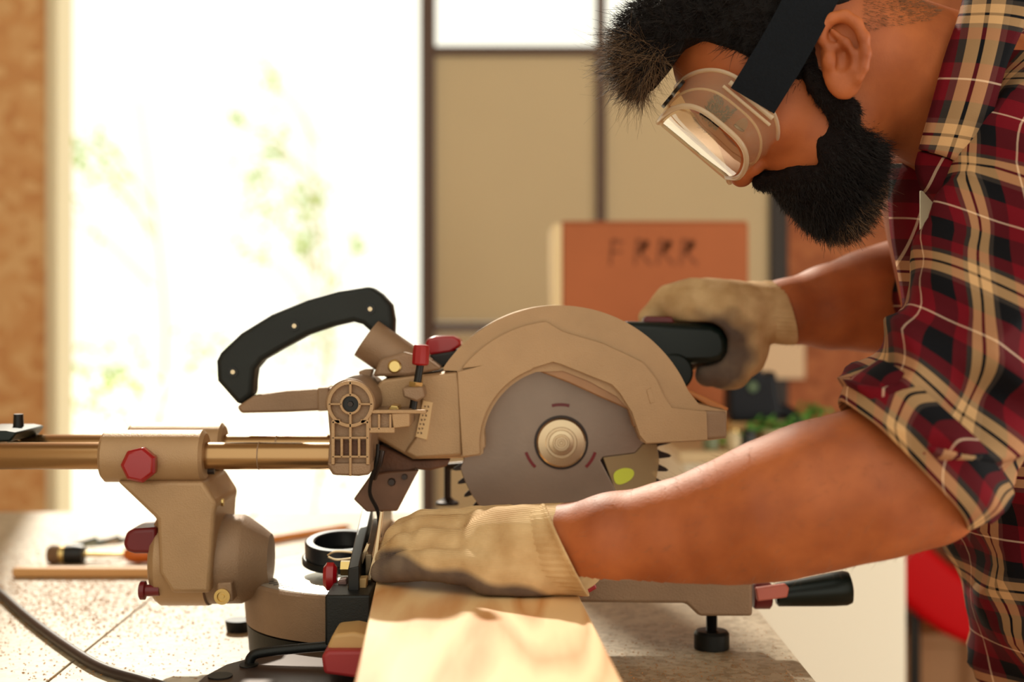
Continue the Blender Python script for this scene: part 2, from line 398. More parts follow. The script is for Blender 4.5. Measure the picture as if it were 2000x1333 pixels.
# turntable, base
tc = Vector((-.133, 1.39, BT))
lathe('base_ring', [(.004, .100), (.004, .122), (.030, .124), (.032, .11)], tc, (0, 0, 1), blk, saw, 64)
lathe('turntable', [(.030, .110), (.032, .125), (.060, .127), (.0725, .127), (.075, .1245), (.0751, .0)], tc, (0, 0, 1), alu2, saw, 96)
lathe('turntable_plate', [(.0752, .1235), (.0762, .122), (.0763, .0)], tc, (0, 0, 1), white_st, saw, 96)
# mitre scale marks on the rim plate
parts = []
for k in range(31):
    a = math.radians(180+ -10+k*4); r0, r1 = .108, (.117 if k % 5 else .120)
    d = Vector((math.cos(a), math.sin(a), 0)); s_ = Vector((-math.sin(a), math.cos(a), 0))*.0004
    q = [tc+d*r0+s_, tc+d*r1+s_, tc+d*r1-s_, tc+d*r0-s_]
    parts.append(([(p.x, p.y, BT+z) for z in (.0762, .0768) for p in q], [(0, 1, 2, 3), (7, 6, 5, 4), (0, 4, 5, 1), (1, 5, 6, 2), (2, 6, 7, 3), (3, 7, 4, 0)]))
v, f = merge(parts); mk('scale_mark', v, f, blackm, saw)['kind'] = 'stuff'
# base feet wings (rear left) and dark foot pad
lathe('rubber_foot', [(0, .012), (.012, .014)], W(466, 1195, 1.46)*1 + Vector((0, 0, BT-W(466, 1195, 1.46).z)), (0, 0, 1), blk, saw, 20)
# front extension casting: black slotted bracket, hex key, block, red cap
v0 = [(375, 1345), (400, 1318), (455, 1292), (520, 1272), (600, 1262), (665, 1268), (665, 1345)]
def slab(name, pts, z0, z1, m, parent, refz):
    """outline in photo px read on the horizontal plane z=refz"""
    q = []
    for x, y in pts:
        Y = (CZ-refz)*F/(y-600); q.append(((x-1000)*Y/F, Y))
    n = len(q); area = sum(q[i][0]*q[(i+1) % n][1]-q[(i+1) % n][0]*q[i][1] for i in range(n))
    if area < 0: q.reverse()
    v = [(a, b_, z0) for a, b_ in q]+[(a, b_, z1) for a, b_ in q]
    f = [tuple(reversed(range(n))), tuple(range(n, 2*n))]+[(i, (i+1) % n, n+(i+1) % n, n+i) for i in range(n)]
    return bev(mk(name, v, f, m, parent), .002)
brk = M('brown_black_casting', rgb(66, 50, 44), .35, .4)
slab('front_bracket', [(330, 1385), (395, 1322), (440, 1298), (520, 1276), (640, 1268), (700, 1290), (700, 1385)], BT+.004, BT+.032, brk, saw, BT+.032)
for (cx, cy, rx, ry) in ((430, 1322, 24, 6), (486, 1300, 18, 6)):
    Yc = (CZ-BT-.032)*F/(cy-600); c = Vector(((cx-1000)*Yc/F, Yc, BT+.0322))
    v, f = lathe_geo([(0, .010), (.0008, .010)], (0, 0, 0), (0, 0, 1), 24); v = [Vector((p.x*rx*Yc/F/.010, p.y*1.1, p.z))+c for p in v]; mk('slot', v, f, blk, saw)
tube('hex_key', catmull([W(486, 1300, 1.20), W(490, 1286, 1.20), W(505, 1277, 1.20), W(560, 1270, 1.20), W(650, 1262, 1.20)], 6), .0042, blk, saw, 8)
# fence: thin tall plate running away from the camera beside the board
def fb(name, x0, x1, y0, y1, z0, z1, m, bevel=.001): return box(name, x0, x1, y0, y1, BT+z0, BT+z1, m, saw, bevel)
v = [(-.1275, 1.235, BT+.077), (-.1215, 1.235, BT+.077), (-.1315, 1.56, BT+.077), (-.1375, 1.56, BT+.077), (-.1275, 1.235, BT+.118), (-.1215, 1.235, BT+.118), (-.1315, 1.56, BT+.165), (-.1375, 1.56, BT+.165)]
BF = [(0, 3, 2, 1), (4, 5, 6, 7), (0, 1, 5, 4), (1, 2, 6, 5), (2, 3, 7, 6), (3, 0, 4, 7)]
bev(mk('fence', v, BF, M('worn_fence', rgb(120, 104, 84), .3, .7, .3, 40), saw), .0008)
v = [(-.1385, 1.20, BT+.03), (-.1290, 1.20, BT+.03), (-.1385, 1.42, BT+.03), (-.148, 1.42, BT+.03), (-.1385, 1.20, BT+.112), (-.1290, 1.20, BT+.114), (-.1385, 1.42, BT+.138), (-.148, 1.42, BT+.138)]
bev(mk('fence_backing', v, BF, blackm, saw), .001)
plate('fence_edge', [(742, 1000), (748, 1000), (738, 1085), (724, 1135), (716, 1135), (730, 1080)], 1.225, 1.232, hubm, saw, .0005)
fb('fence_base', -.155, -.117, 1.178, 1.235, .052, .094, blk, .002)
fb('fence_base', -.150, -.117, 1.17, 1.235, .018, .0515, M('charcoal_block', rgb(48, 46, 46), .4, .2), .002)
plate('clamp_tab', [(678, 1152), (682, 1133), (716, 1130), (715, 1152)], 1.21, 1.225, tanm, saw, .001)
plate('pointer', [(640, 1262), (650, 1240), (690, 1236), (735, 1246), (735, 1276), (640, 1276)], 1.135, 1.19, tanm, saw, .003, seg=3)
plate('red_stop', [(627, 1282), (640, 1272), (735, 1272), (735, 1322), (700, 1327), (632, 1318)], 1.125, 1.18, redp, saw, .003, seg=3)
# ring on the turntable with its little clamp
def tring(name, r0, r1, z0, z1, c, m, tilt=0, seg=48):
    v, f = lathe_geo([(z0, r0), (z0, r1), (z1-.0012, r1), (z1, r1-.0015), (z1, r0+.0015), (z1-.0012, r0), (z0, r0)], (0, 0, 0), (0, 0, 1), seg)
    R = Matrix.Rotation(tilt, 3, 'X'); v = [R @ Vector(p)+c for p in v]; f = [q for q in f if len(q) == 4]
    o = mk(name, v, f, m, saw); return o
rc = W(668, 1070, 1.37)
tring('clamp_ring', .026, .0355, -.007, .0075, rc, M('dark_ring', rgb(58, 60, 64), .25, .6), math.radians(9))
tring('ring_seat', .028, .0385, -.0135, -.0075, rc, blk, math.radians(9))
tube('wire_clip', catmull([W(640, 1086, 1.30), W(655, 1078, 1.30), W(690, 1080, 1.30), W(700, 1088, 1.30), W(660, 1094, 1.30), W(641, 1088, 1.30)], 5), .0011, hubm, saw, 6)
lathe('clamp_knob', [(0, .004), (.002, .0058), (.008, .0062), (.011, .005)], W(632, 1127, 1.25), (1, 0, 0), red, saw, 10)
v, f = lathe_geo([(0, .0085), (.003, .0125), (.009, .0125), (.012, .0085)], (0, 0, 0), (1, 0, 0), 12); v = [Vector((p.x, p.y*.6, p.z))+W(632, 1127, 1.25) for p in v]; mk('red_clamp_head', v, f, red, saw)
lathe('brass_nut', [(0, .007), (.011, .007)], W(666, 1110, 1.26), (1, 0, 0), brass, saw, 6)
plate('clamp_leaf', [(660, 1135), (676, 1133), (680, 1155), (660, 1155)], 1.225, 1.24, M('mauve_metal', rgb(120, 92, 88), .4, .4), saw, .001)
plate('clamp_strut', [(716, 1062), (722, 1064), (700, 1130), (688, 1128)], 1.245, 1.250, hubm, saw, .0005)
# rails
for Yr in (1.30, 1.38):
    z = CZ-(891-600)*1.30/F; a = Vector(((-40-1000)*1.30/F, Yr, z)); L = (645+40)*1.30/F
    lathe('slide_rail', [(0, .0115), (.002, .0124), (L, .0124)], a, (1, 0, 0), gold, saw, 40)
    lathe('rail_joint', [(0, .01262), (.0012, .01262)], Vector(((505 if Yr < 1.35 else 512)*1.30/F-1000*1.30/F, Yr, z)), (1, 0, 0), alu2, saw, 40)
zr_ = CZ-(891-600)*1.30/F
plate('rail_end_plate', [(-60, 842), (10, 842), (32, 846), (20, 864), (-60, 866)], 1.31, 1.39, green_blk, saw, .002)
lathe('stop_screw', [(0, .0045), (.004, .0045), (.004, .0052), (.018, .0045)], W(36, 846, 1.36), (0, 0, 1), blackm, saw, 16)
lathe('stop_screw_collar', [(0, .010), (.005, .010)], W(44, 868, 1.38), (0, 0, 1), gold, saw, 16)
# carrier block: two barrels + neck + bevel pivot
for (Yc, x0, x1) in ((1.30, 190, 400), (1.38, 196, 402)):
    xx0 = (x0-1000)*1.28/F; L = (x1-x0)*1.28/F
    lathe('rail_barrel', [(0, .0130), (0, .0205), (.003, .0238), (L-.006, .0238), (L-.003, .0205), (L-.003, .0130)], Vector((xx0, Yc, zr_)), (1, 0, 0), alu, saw, 48)
box('barrel_web', (215-1000)*1.28/F, (385-1000)*1.28/F, 1.30, 1.38, zr_-.020, zr_+.006, alu, saw, .002)
lathe('carrier_knob', [(0, .009), (.004, .009), (.004, .0152), (.006, .0162), (.014, .0162), (.017, .0135), (.0175, .006)], W(281, 905, 1.285)+Vector((0, -.004, 0)), (0, -1, 0), red, saw, 7, .001, ang=25)
P('carrier_neck', [(226, 940), (396, 940), (424, 984), (420, 1002), (414, 1100), (410, 1160), (335, 1160), (310, 1120), (306, 1016)], 1.285, 1.385, m=alu, bevel=.004, seg=3)
bevY = 1.335
pc = W(412, 1092, bevY); R0 = 92*bevY/F-.001
lathe('carrier_foot', [(0, R0-.012), (.003, R0-.004), (.008, R0), (.0515, R0)], W(304, 1092, bevY), (1, 0, 0), alu, saw, 64)
lathe('pivot_barrel', [(0, R0-.0015), (.001, R0-.0015), (.030, R0-.002), (.034, R0-.004), (.047, R0-.013), (.056, R0-.020), (.057, 0)], W(413, 1092, bevY), (1, 0, 0), alu2, saw, 64)
lathe('pivot_seam', [(0, R0-.0005), (.0015, R0-.0005)], W(411, 1092, bevY), (1, 0, 0), alud, saw, 64)
P('pivot_lug', [(424, 1140), (452, 1138), (455, 1176), (424, 1178)], 1.285, 1.31, m=alu2)
lathe('pivot_bolt', [(0, .0072), (.004, .0072), (.004, .0045), (.0015, .0040), (.0015, .002), (.003, .0018), (.003, 0)], W(435, 1165, 1.286), (0, -1, 0), brass, saw, 24)
P('bevel_lock', [(239, 1064), (246, 1040), (262, 1034), (306, 1031), (306, 1083), (262, 1083), (246, 1079)], 1.30, 1.345, m=redd, bevel=.004, seg=3)
lathe('detent_knob', [(0, .0070), (.001, .0086), (.005, .0086), (.006, .0055), (.018, .005)], W(273, 1154, 1.30), (1, 0, 0), redd, saw, 20)
lathe('grub_screw', [(0, .0035), (.008, .0035)], W(420, 982, 1.31), (1, 0, 0), brass, saw, 8); lathe('grub_screw', [(0, .003), (.006, .003)], W(406, 921, 1.30), (1, 0, 0), steel_d, saw, 8)
# head bracket (pivot casting) with its ribs
YH = 1.265
P('pivot_casting', [(640, 800)]+circ(684, 790, 49, 190, -10, 26)+[(728, 812), (724, 860), (722, 925), (700, 930), (650, 928), (640, 912), (644, 850)], YH+.006, 1.40, m=alu2, bevel=.002)
def ring_plate(name, cx, cy, r0, r1, Y0, Y1, m):
    c = W(cx, cy, Y0); s = Y0/F
    return lathe(name, [(0, r0*s), (0, r1*s), (Y1-Y0, r1*s), (Y1-Y0, r0*s), (0, r0*s)], c, (0, 1, 0), m, saw, 48)
def ring_only(name, cx, cy, r0, r1, Y0, Y1, m):
    c = W(cx, cy, Y0); s = Y0/F
    v, f = lathe_geo([(0, r0*s), (0, r1*s), (Y1-Y0, r1*s), (Y1-Y0, r0*s), (0, r0*s)], c, (0, 1, 0), 48); f = [q for q in f if len(q) == 4]
    o = mk(name, v, [tuple(reversed(q)) for q in f], m, saw); return bev(o, .0006)
ring_only('outer_ring', 684, 790, 39, 46, YH, YH+.008, alu)
ring_only('inner_ring', 684, 790, 16, 21, YH, YH+.008, alu)
lathe('pivot_socket', [(0, .0072), (.002, .0072)], W(684, 790, YH+.0045), (0, 1, 0), blackm, saw, 24); lathe('socket_screw', [(0, .0025), (.003, .003)], W(684, 790, YH+.002), (0, 1, 0), steel_d, saw, 6)
ribs = [((684, 748), (684, 772)), ((684, 808), (684, 928)), ((643, 790), (666, 790)), ((702, 790), (726, 790)), ((650, 826), (650, 905)), ((718, 826), (718, 905)), ((650, 856), (718, 856)), ((650, 893), (718, 893)), ((667, 858), (667, 893)), ((701, 858), (701, 893)), ((650, 826), (662, 822)), ((706, 822), (718, 826))]
for (a, b_) in ribs:
    wd = 2.6 if abs(a[0]-b_[0]) < 2 else 2.2; wd = 3.4 if a[0] in (650, 718) and a[0] == b_[0] else wd
    x0, x1 = sorted((a[0], b_[0])); y0, y1 = sorted((a[1], b_[1]))
    P('rib', [(x0-wd, y0-wd), (x1+wd, y0-wd), (x1+wd, y1+wd), (x0-wd, y1+wd)], YH, YH+.008, m=alu, bevel=.0006)
for x0, x1 in ((655, 664), (670, 681), (688, 698), (704, 714)):
    P('cavity', [(x0, 861), (x1, 861), (x1, 889), (x0, 889)], YH+.0048, YH+.007, m=alud, bevel=0)
P('link_arm', [(720, 804), (775, 806), (800, 804), (800, 836), (770, 838), (720, 846)], YH+.006, 1.36, m=alu2)
for (a, b_) in (((722, 806), (830, 804)), ((722, 844), (768, 838)), ((722, 812), (722, 840)), ((740, 812), (740, 838)), ((762, 812), (762, 836))):
    x0, x1 = sorted((a[0], b_[0])); y0, y1 = sorted((a[1], b_[1]))
    P('rib', [(x0-2.4, y0-2.4), (x1+2.4, y0-2.4), (x1+2.4, y1+2.4), (x0-2.4, y1+2.4)], YH+.001, YH+.009, m=alu, bevel=.0006)
P('link_boss', [(764, 808), (800, 806), (800, 834), (768, 838)], YH+.002, YH+.02, m=alu, bevel=.001)
P('pivot_base', [(638, 905), (724, 905), (722, 928), (700, 931), (652, 929)], YH+.002, 1.40, m=alu2, bevel=.002)
# motor-side housing of the cutting head
YG = 1.335
P('gear_housing', [(722, 800), (722, 772), (745, 742), (800, 734), (893, 725), (930, 716), (938, 760), (945, 800), (948, 872), (938, 890), (900, 896), (806, 898), (760, 872), (722, 850)], YG+.006, 1.44, m=alu, bevel=.003, seg=3)
P('housing_face', [(822, 735), (894, 727), (900, 760), (903, 890), (812, 896), (790, 884), (822, 838)], YG+.001, YG+.010, m=alu, bevel=.0025, seg=3)
P('lower_link', [(742, 868), (806, 900), (880, 898), (872, 912), (840, 920), (812, 918), (735, 938), (722, 935)], YG+.012, 1.42, m=alud, bevel=.002)
P('guard_lever', [(690, 976), (724, 928), (760, 922), (817, 920), (776, 999), (745, 1000), (716, 1001)], YG+.004, YG+.016, m=M('brown_lever', rgb(112, 78, 58), .5, .1, .2, 40), bevel=.0015)
lathe('lever_bolt', [(0, .004), (.004, .003)], W(765, 942, YG+.004), (0, -1, 0), steel_d, saw, 8); lathe('lever_bolt', [(0, .003), (.004, .0025)], W(790, 932, YG+.004), (0, -1, 0), steel_d, saw, 8)
tube('return_spring', [W(745, 880, 1.31), W(740, 905, 1.31), W(728, 935, 1.315)], .0035, steel_d, saw, 8)
tube('cable_wire', catmull([W(738, 868, 1.30), W(735, 900, 1.30), (W(722, 960, 1.31)), W(738, 1000, 1.32), W(742, 1050, 1.32)], 6), .0018, blackm, saw, 6)
# dust port
dA = W(716, 661, 1.37); dB = W(822, 735, 1.37); dd = (dB-dA); r_ = 41*1.37/F
lathe('dust_port', [(.002, r_*.82), (0, r_*.86), (0, r_), (dd.length, r_), (dd.length, r_*.8), (.004, r_*.80)], dA, dd, alu2, saw, 40)
lathe('port_bore', [(.02, r_*.80), (.022, .0)], dA, dd, alud, saw, 32)
P('port_bracket', [(727, 736), (742, 702), (790, 688), (832, 700), (862, 722), (800, 735)], 1.34, 1.40, m=alu2, bevel=.003)
lathe('port_screw', [(0, .0055), (.0015, .0065), (.003, .005)], W(771, 716, 1.34), (0, -1, 0), brass, saw, 16)
P('handle_lug', [(722, 745), (728, 722), (712, 722), (700, 726), (704, 742)], 1.36, 1.38, m=alu2)
# depth stop screw
zt = W(821, 690, 1.315)
lathe('depth_knob', [(0, .0062), (.001, .0080), (.012, .0080), (.0185, .0072), (.0195, .004)], W(821, 714, 1.315), Vector((.06, 0, 1)), red, saw, 10, .0008, ang=25)
tube('depth_screw', [W(806, 800, 1.315), W(821, 712, 1.315)], .0036, blackm, saw, 12)
lathe('lock_nut', [(0, .0085), (.006, .0085)], W(811, 768, 1.315), (0.1, 0, 1), alu, saw, 6, .0006, ang=25)
P('stop_lug', [(785, 758), (826, 756), (830, 776), (815, 786), (787, 776)], 1.30, 1.345, m=alu2, bevel=.002); lathe('lock_nut', [(0, .007), (.0045, .007)], W(812, 756, 1.312), (0.1, 0, 1), brass, saw, 6)
P('stop_seat', [(757, 800), (764, 792), (778, 794), (780, 804), (757, 806)], 1.30, 1.33, m=brass, bevel=.001)
# riveted warning plate with stamped figures
lab = P('rating_label', [(826, 782), (845, 787), (834, 860), (811, 854)], YG-.0010, YG+.002, m=M('label_metal', rgb(214, 178, 130), .4, .2), bevel=.0004)
fig_m = M('stamped_figures', rgb(120, 88, 60), .6)
parts = []
for i in range(7):
    for j in range(2):
        cx = 833.5-i*2.3+(j-.5)*6.2; cy = 795+i*8.6; p = [(cx-2, cy-2.6), (cx+1.6, cy-1.8), (cx+1.9, cy+(1.8 if (i+j) % 2 else -.4)), (cx-1.2, cy+2.2)]
        q = [W(a, b_, YG-.0010) for a, b_ in p]; parts.append(([(t.x, t.y-.0001, t.z) for t in q]+[(t.x, t.y+.0005, t.z) for t in q], [(0, 3, 2, 1), (0, 1, 5, 4), (1, 2, 6, 5), (2, 3, 7, 6), (3, 0, 4, 7)]))
v, f = merge(parts); mk('stamped_figures', v, f, fig_m, lab)
# switch
P('red_button', [(829, 676), (834, 662), (850, 657), (885, 657), (900, 664), (902, 676), (880, 690), (838, 696)], 1.40, 1.44, m=red, bevel=.004, seg=3)
P('switch_base', [(838, 694), (900, 684), (880, 712), (862, 720), (850, 712)], 1.39, 1.45, m=blackm, bevel=.002)
# carry handle
outer = [(424, 745), (422, 706), (430, 690), (470, 652), (530, 615), (600, 586), (660, 569), (722, 559), (745, 575), (764, 596), (769, 625), (768, 660), (756, 680), (728, 652), (708, 634), (690, 629), (650, 638), (600, 655), (550, 682), (512, 704), (497, 722), (494, 745), (493, 772), (467, 794)]
o = P('carry_grip', outer, 1.378, 1.412, ref=1.378, m=handle_m, bevel=.005, seg=3)
for x, y in ((455, 727), (575, 637), (723, 604)):
    lathe('grip_recess', [(0, .0048), (.001, .0048)], W(x, y, 1.3779), (0, -1, 0), blackm, o, 20)
    lathe('grip_screw', [(0, .0024), (.0016, .0022)], W(x, y, 1.3768), (0, -1, 0), hubm, o, 12)
P('handle_arm', [(462, 795), (496, 773), (560, 764), (640, 759), (700, 757), (700, 800), (642, 802), (560, 806), (470, 808)], 1.376, 1.406, m=alu2, bevel=.0025)
P('handle_arm_fold', [(620, 758), (642, 757), (642, 803), (620, 804)], 1.372, 1.410, m=alu2, bevel=.0015)
# upper blade guard
outg = circ(1093, 870, 273, 146, 28, 60)
guard = outg+[(1345, 765), (1365, 790), (1400, 799), (1420, 803), (1418, 857), (1385, 861), (1262, 868), (1252, 862), (1245, 845), (1240, 830), (1228, 800), (1205, 775), (1150, 745), (1100, 725), (1045, 727)]+circ(1093, 870, 150, 108, 186, 24)+[(938, 890), (900, 893), (893, 725), (866, 724)]
P('blade_guard', guard, YG+.004, 1.44, m=alu, bevel=.004, seg=3)
face = [(893, 727), (930, 717)]+circ(1093, 870, 243, 142, 96, 16)+[(1086, 640), (1100, 648), (1180, 672), (1256, 708), (1282, 740), (1297, 775), (1312, 797), (1380, 804), (1382, 860), (1262, 867), (1249, 850), (1234, 806), (1210, 768), (1195, 752), (1160, 738), (1095, 712), (1080, 708), (1040, 720)]+circ(1093, 870, 157, 110, 186, 24)+[(932, 889), (903, 892)]
P('guard_face', face, YG-.002, YG+.010, m=alu, bevel=.003, seg=3)
P('guard_tail', [(1372, 801), (1420, 803), (1420, 857), (1372, 861)], YG+.002, 1.43, m=alu2, bevel=.003)
P('guard_lip', [(1042, 722), (1085, 706), (1110, 716), (1195, 752), (1222, 780), (1242, 812), (1250, 838), (1236, 834), (1226, 800), (1175, 778), (1110, 748)], YG+.006, YG+.02, m=M('lip_metal', rgb(160, 118, 84), .45, .2, .1, 20), bevel=.0015)
P('embossed_mark', [(1262, 762), (1272, 758), (1280, 785), (1270, 790)], YG-.0025, YG, m=alu, bevel=.0005)
P('rear_ledge', [(1330, 763), (1342, 760), (1425, 798), (1418, 806), (1400, 804)], 1.38, 1.44, m=M('ochre_casting', rgb(205, 130, 75), .5), bevel=.002)
# blade with teeth
T = 48; R = 218*YB/F; v = []; prof = []
for k in range(T):
    a = -2*PI*k/T
    for da, rr in ((0, 1.0), (.018, .985), (.052, .875), (.075, .862), (.10, .90), (.118, .975)):
        prof.append((a-da, rr*R))
n = len(prof); v = [(hub.x+r*math.cos(a), YB+y, hub.z+r*math.sin(a)) for y in (-.0012, .0012) for a, r in prof]
f = [tuple(range(n)), tuple(reversed(range(n, 2*n)))]+[(i, n+i, n+(i+1) % n, (i+1) % n) for i in range(n)]
mk('blade', v, f, steel_d, saw, smooth=False)
# lower guard: satin plate over the blade with a clear window strip
YL = YB-.012
s_ = YL/F; hl = W(1095, 862, YL)
lg = circ(1095, 862, 205, 130, 50, 20)+circ(1095, 862, 196, 40, 8, 8)+[(1255, 868), (1240, 885), (1178, 893), (1172, 900), (1210, 972), (1190, 1040)]+circ(1095, 862, 203, 298, 195, 24)+[(905, 900)]
plate('lower_guard', lg, YL-.002, YL+.001, steel, saw, .0006)
cw = [(1178, 894), (1240, 886), (1256, 868), (1283, 868), (1288, 900), (1280, 950), (1262, 985), (1215, 1000), (1205, 968)]
clearp = bpy.data.materials.new('smoked_clear_plastic'); clearp.use_nodes = True
nt = clearp.node_tree; N = nt.nodes; b = N['Principled BSDF']; b.inputs['Base Color'].default_value = rgb(190, 165, 130); b.inputs['Roughness'].default_value = .12
t_ = N.new('ShaderNodeBsdfTransparent'); t_.inputs[0].default_value = rgb(235, 220, 190); mx = N.new('ShaderNodeMixShader'); mx.inputs[0].default_value = .45
nt.links.new(b.outputs[0], mx.inputs[1]); nt.links.new(t_.outputs[0], mx.inputs[2]); nt.links.new(mx.outputs[0], N['Material Output'].inputs[0])
plate('guard_window', cw, YL-.0015, YL+.0005, clearp, saw, .0004)
plate('lime_patch', [(1196, 925), (1215, 914), (1236, 916), (1240, 928), (1228, 942), (1203, 950)], YL-.0022, YL-.0016, M('lime_patch_colour', rgb(205, 215, 70), .5), saw, 0, smooth_n=2)  # flat yellow-green patch on the guard window
for a0 in (90, 212, 328):
    q = circ(1095, 862, 68, a0-14, a0+14, 6)+circ(1095, 862, 74, a0+14, a0-14, 6)
    plate('red_mark', q, YL-.0026, YL-.0019, redd, saw, 0)
lathe('hub_recess', [(0, .0262), (.001, .0262)], (hub.x, YL-.002, hub.z), (0, -1, 0), steel_d, saw, 48)
hx = lambda r: r*1.37/F
lathe('arbor_washer', [(0, hx(49)), (.003, hx(48)), (.0042, hx(45)), (.0044, hx(31)), (.0036, hx(30)), (.0036, hx(25)), (.0046, hx(24)), (.0048, hx(17)), (.0040, hx(16)), (.0040, hx(13)), (.0052, hx(12)), (.0052, hx(8)), (.0042, hx(7)), (.0042, hx(4)), (.0050, hx(3)), (.0050, 0)], (hub.x, YL-.003, hub.z), (0, -1, 0), hubm, saw, 64, ang=20)
# D handle
dh = P('main_handle', [(1215, 628), (1300, 630), (1390, 634), (1412, 644), (1422, 664), (1422, 690), (1410, 706), (1390, 711), (1330, 712), (1300, 710), (1240, 700)], 1.445, 1.485, m=green_blk, bevel=.007, seg=4)
P('trigger_button', [(1258, 622), (1263, 618), (1312, 619), (1318, 631), (1256, 630)], 1.455, 1.472, m=redd, bevel=.001)
lathe('handle_boss', [(0, .0175), (.002, .0190), (.03, .0190)], W(1318, 728, 1.44), (0, 1, 0), green_blk, saw, 32, .001)
tube('handle_neck', catmull([W(1225, 668, 1.465), W(1180, 700, 1.45), W(1150, 760, 1.43)], 5), .016, green_blk, saw, 16)
# motor behind the guard
lathe('motor', [(0, .030), (.004, .038), (.07, .038), (.085, .03), (.088, 0)], W(1110, 780, 1.44), (0, 1, 0), green_blk, saw, 40)
# hold-down clamp rod behind the blade
cl = W(874, 905, 1.52)
lathe('clamp_rod', [(0, .0038), (.04, .0038)], W(874, 978, 1.52), (0, 0, 1), steel_d, saw, 12)
lathe('clamp_foot', [(0, .0125), (.003, .0120), (.006, .006), (.008, .004)], W(874, 986, 1.52), (0, 0, 1), steel_d, saw, 24)
tube('clamp_arm', [W(874, 912, 1.52), W(920, 908, 1.50)], .004, steel_d, saw, 10)
# mitre arm to the right with lock handle, levelling foot
plate('mitre_arm', [(1000, 1130), (1460, 1128), (1470, 1134), (1470, 1205), (1366, 1205), (1340, 1180), (1140, 1178), (1000, 1170)], 1.345, 1.425, alu2, saw, .003, seg=3)
plate('red_scale_block', [(1118, 1128), (1160, 1136), (1166, 1150), (1136, 1168), (1124, 1160)], 1.30, 1.345, red, saw, .001)
lathe('lock_sleeve', [(0, .012), (.002, .0135), (.016, .0135), (.018, .011)], W(1470, 1163, 1.385), (1, 0, 0), redd, saw, 24)
P('lock_lever', [(1476, 1150), (1535, 1142), (1542, 1150), (1538, 1168), (1480, 1176)], 1.360, 1.368, m=pink, bevel=.0015)
lathe('lock_handle', [(0, .0085), (.002, .0112), (.025, .0135), (.055, .0163), (.068, .0168), (.073, .0152), (.0745, .010), (.0745, 0)], W(1514, 1163, 1.385), Vector((1, 0, .10)), green_blk, saw, 40)
ft = W(1390, 1272, 1.385)
zt0 = BT
fx = Vector((ft.x, 1.385, BT))
lathe('foot_knob', [(0, .0155), (.001, .0172), (.015, .0172), (.018, .015), (.018, .006)], fx, (0, 0, 1), blk, saw, 28, ang=25)
prof_t = []
for i in range(13): prof_t += [(.018+i*.0016, .0058), (.018+i*.0016+.0008, .0048)]
lathe('foot_screw', prof_t+[(.042, .005)], fx, (0, 0, 1), blackm, saw, 20, ang=20)
# saw bed linking turntable to right extension
box('bed_wing', -.02, .06, 1.33, 1.50, BT+.03, BT+.074, alu2, saw, .003)

# ------------------------------------------------------------ loose things on the bench
def onb(px, py, h=0):
    Y = (CZ-BT-h)*F/(py-600); return Vector(((px-1000)*Y/F, Y, BT+h))
pc_ = [onb(-70, 1100, .0055), onb(0, 1160, .0055), onb(60, 1212, .0055), onb(130, 1264, .0055), onb(200, 1306, .0055), onb(290, 1334, .0055), onb(420, 1375, .0055)]
o = tube('black_cable', catmull(pc_, 8), .0050, M('brown_black_cable', rgb(46, 34, 34), .4), None, 12); props(o, 'dark rubber power cord curling across the bench corner', 'cable')
# paint brush
br = empty('paintbrush', onb(110, 1088), 'stubby bristle brush with pale ferrule and black collar, lying on the bench', 'brush')
a = onb(94, 1084, .012); dx = Vector((1, .02, 0))
v, f = lathe_geo([(0, .010), (.006, .0125), (.016, .011)], a, dx, 20); mk('bristles', v, f, M('brown_bristle', rgb(120, 92, 66), .9, 0, .3, 80), br)
lathe('ferrule', [(.016, .0115), (.022, .0115)], a, dx, brass, br, 20)
lathe('collar', [(.022, .0125), (.034, .0135), (.046, .012)], a, dx, blackm, br, 20)
lathe('shank', [(.046, .0035), (.098, .003)], a, dx, brass, br, 12)
lathe('handle', [(.098, .006), (.106, .0105), (.114, .0115), (.15, .0105), (.20, .009), (.205, 0)], a, dx, M('orange_handle', rgb(205, 105, 35), .35), br, 20)
# small striped squeegee behind
sq = empty('filling_knife', onb(170, 1060), 'small glossy filling knife with dark stripes, behind the bristle brush', 'knife')
k0 = onb(135, 1072, .016)
v = [k0+Vector(q) for q in ((0, 0, 0), (.055, .03, 0), (.082, .045, .006), (.03, .02, .006))]; v += [p+Vector((0, 0, .0025)) for p in v]
mk('knife_blade', v, BF, M('pale_blue_steel', rgb(196, 216, 210), .15, .6), sq)
for i in range(3):
    s0 = k0+Vector((.004+.026*i, .004+.013*i, .0038)); tube('stripe', [s0, s0+Vector((.026, .018, .006))], .0024, M('dark_stripe%d' % i, rgb(42, 56, 56), .4), sq, 8)
# raw wood stick
st = onb(20, 1132, 0); v, f = boxv(st.x, st.x+.27, st.y+.004, st.y+.022, BT+.0005, BT+.0125)
o = mk('wood_stick', v, f, stickw); bev(o, .003); props(o, 'squared raw wooden stick lying in sawdust near the red detent knob', 'stick')
pn = empty('carpenter_pencil', onb(530, 1052), 'orange pencil lying behind the turntable', 'pencil')
p0 = onb(518, 1057, .006); p1 = onb(672, 1031, .006)
tube('pencil_body', [p0, p1], .0055, M('orange_paint', rgb(225, 140, 50), .35), pn, 6); tube('pencil_tip', [p1, p1+(p1-p0).normalized()*.015], [.0055, .001], stickw, pn, 6)
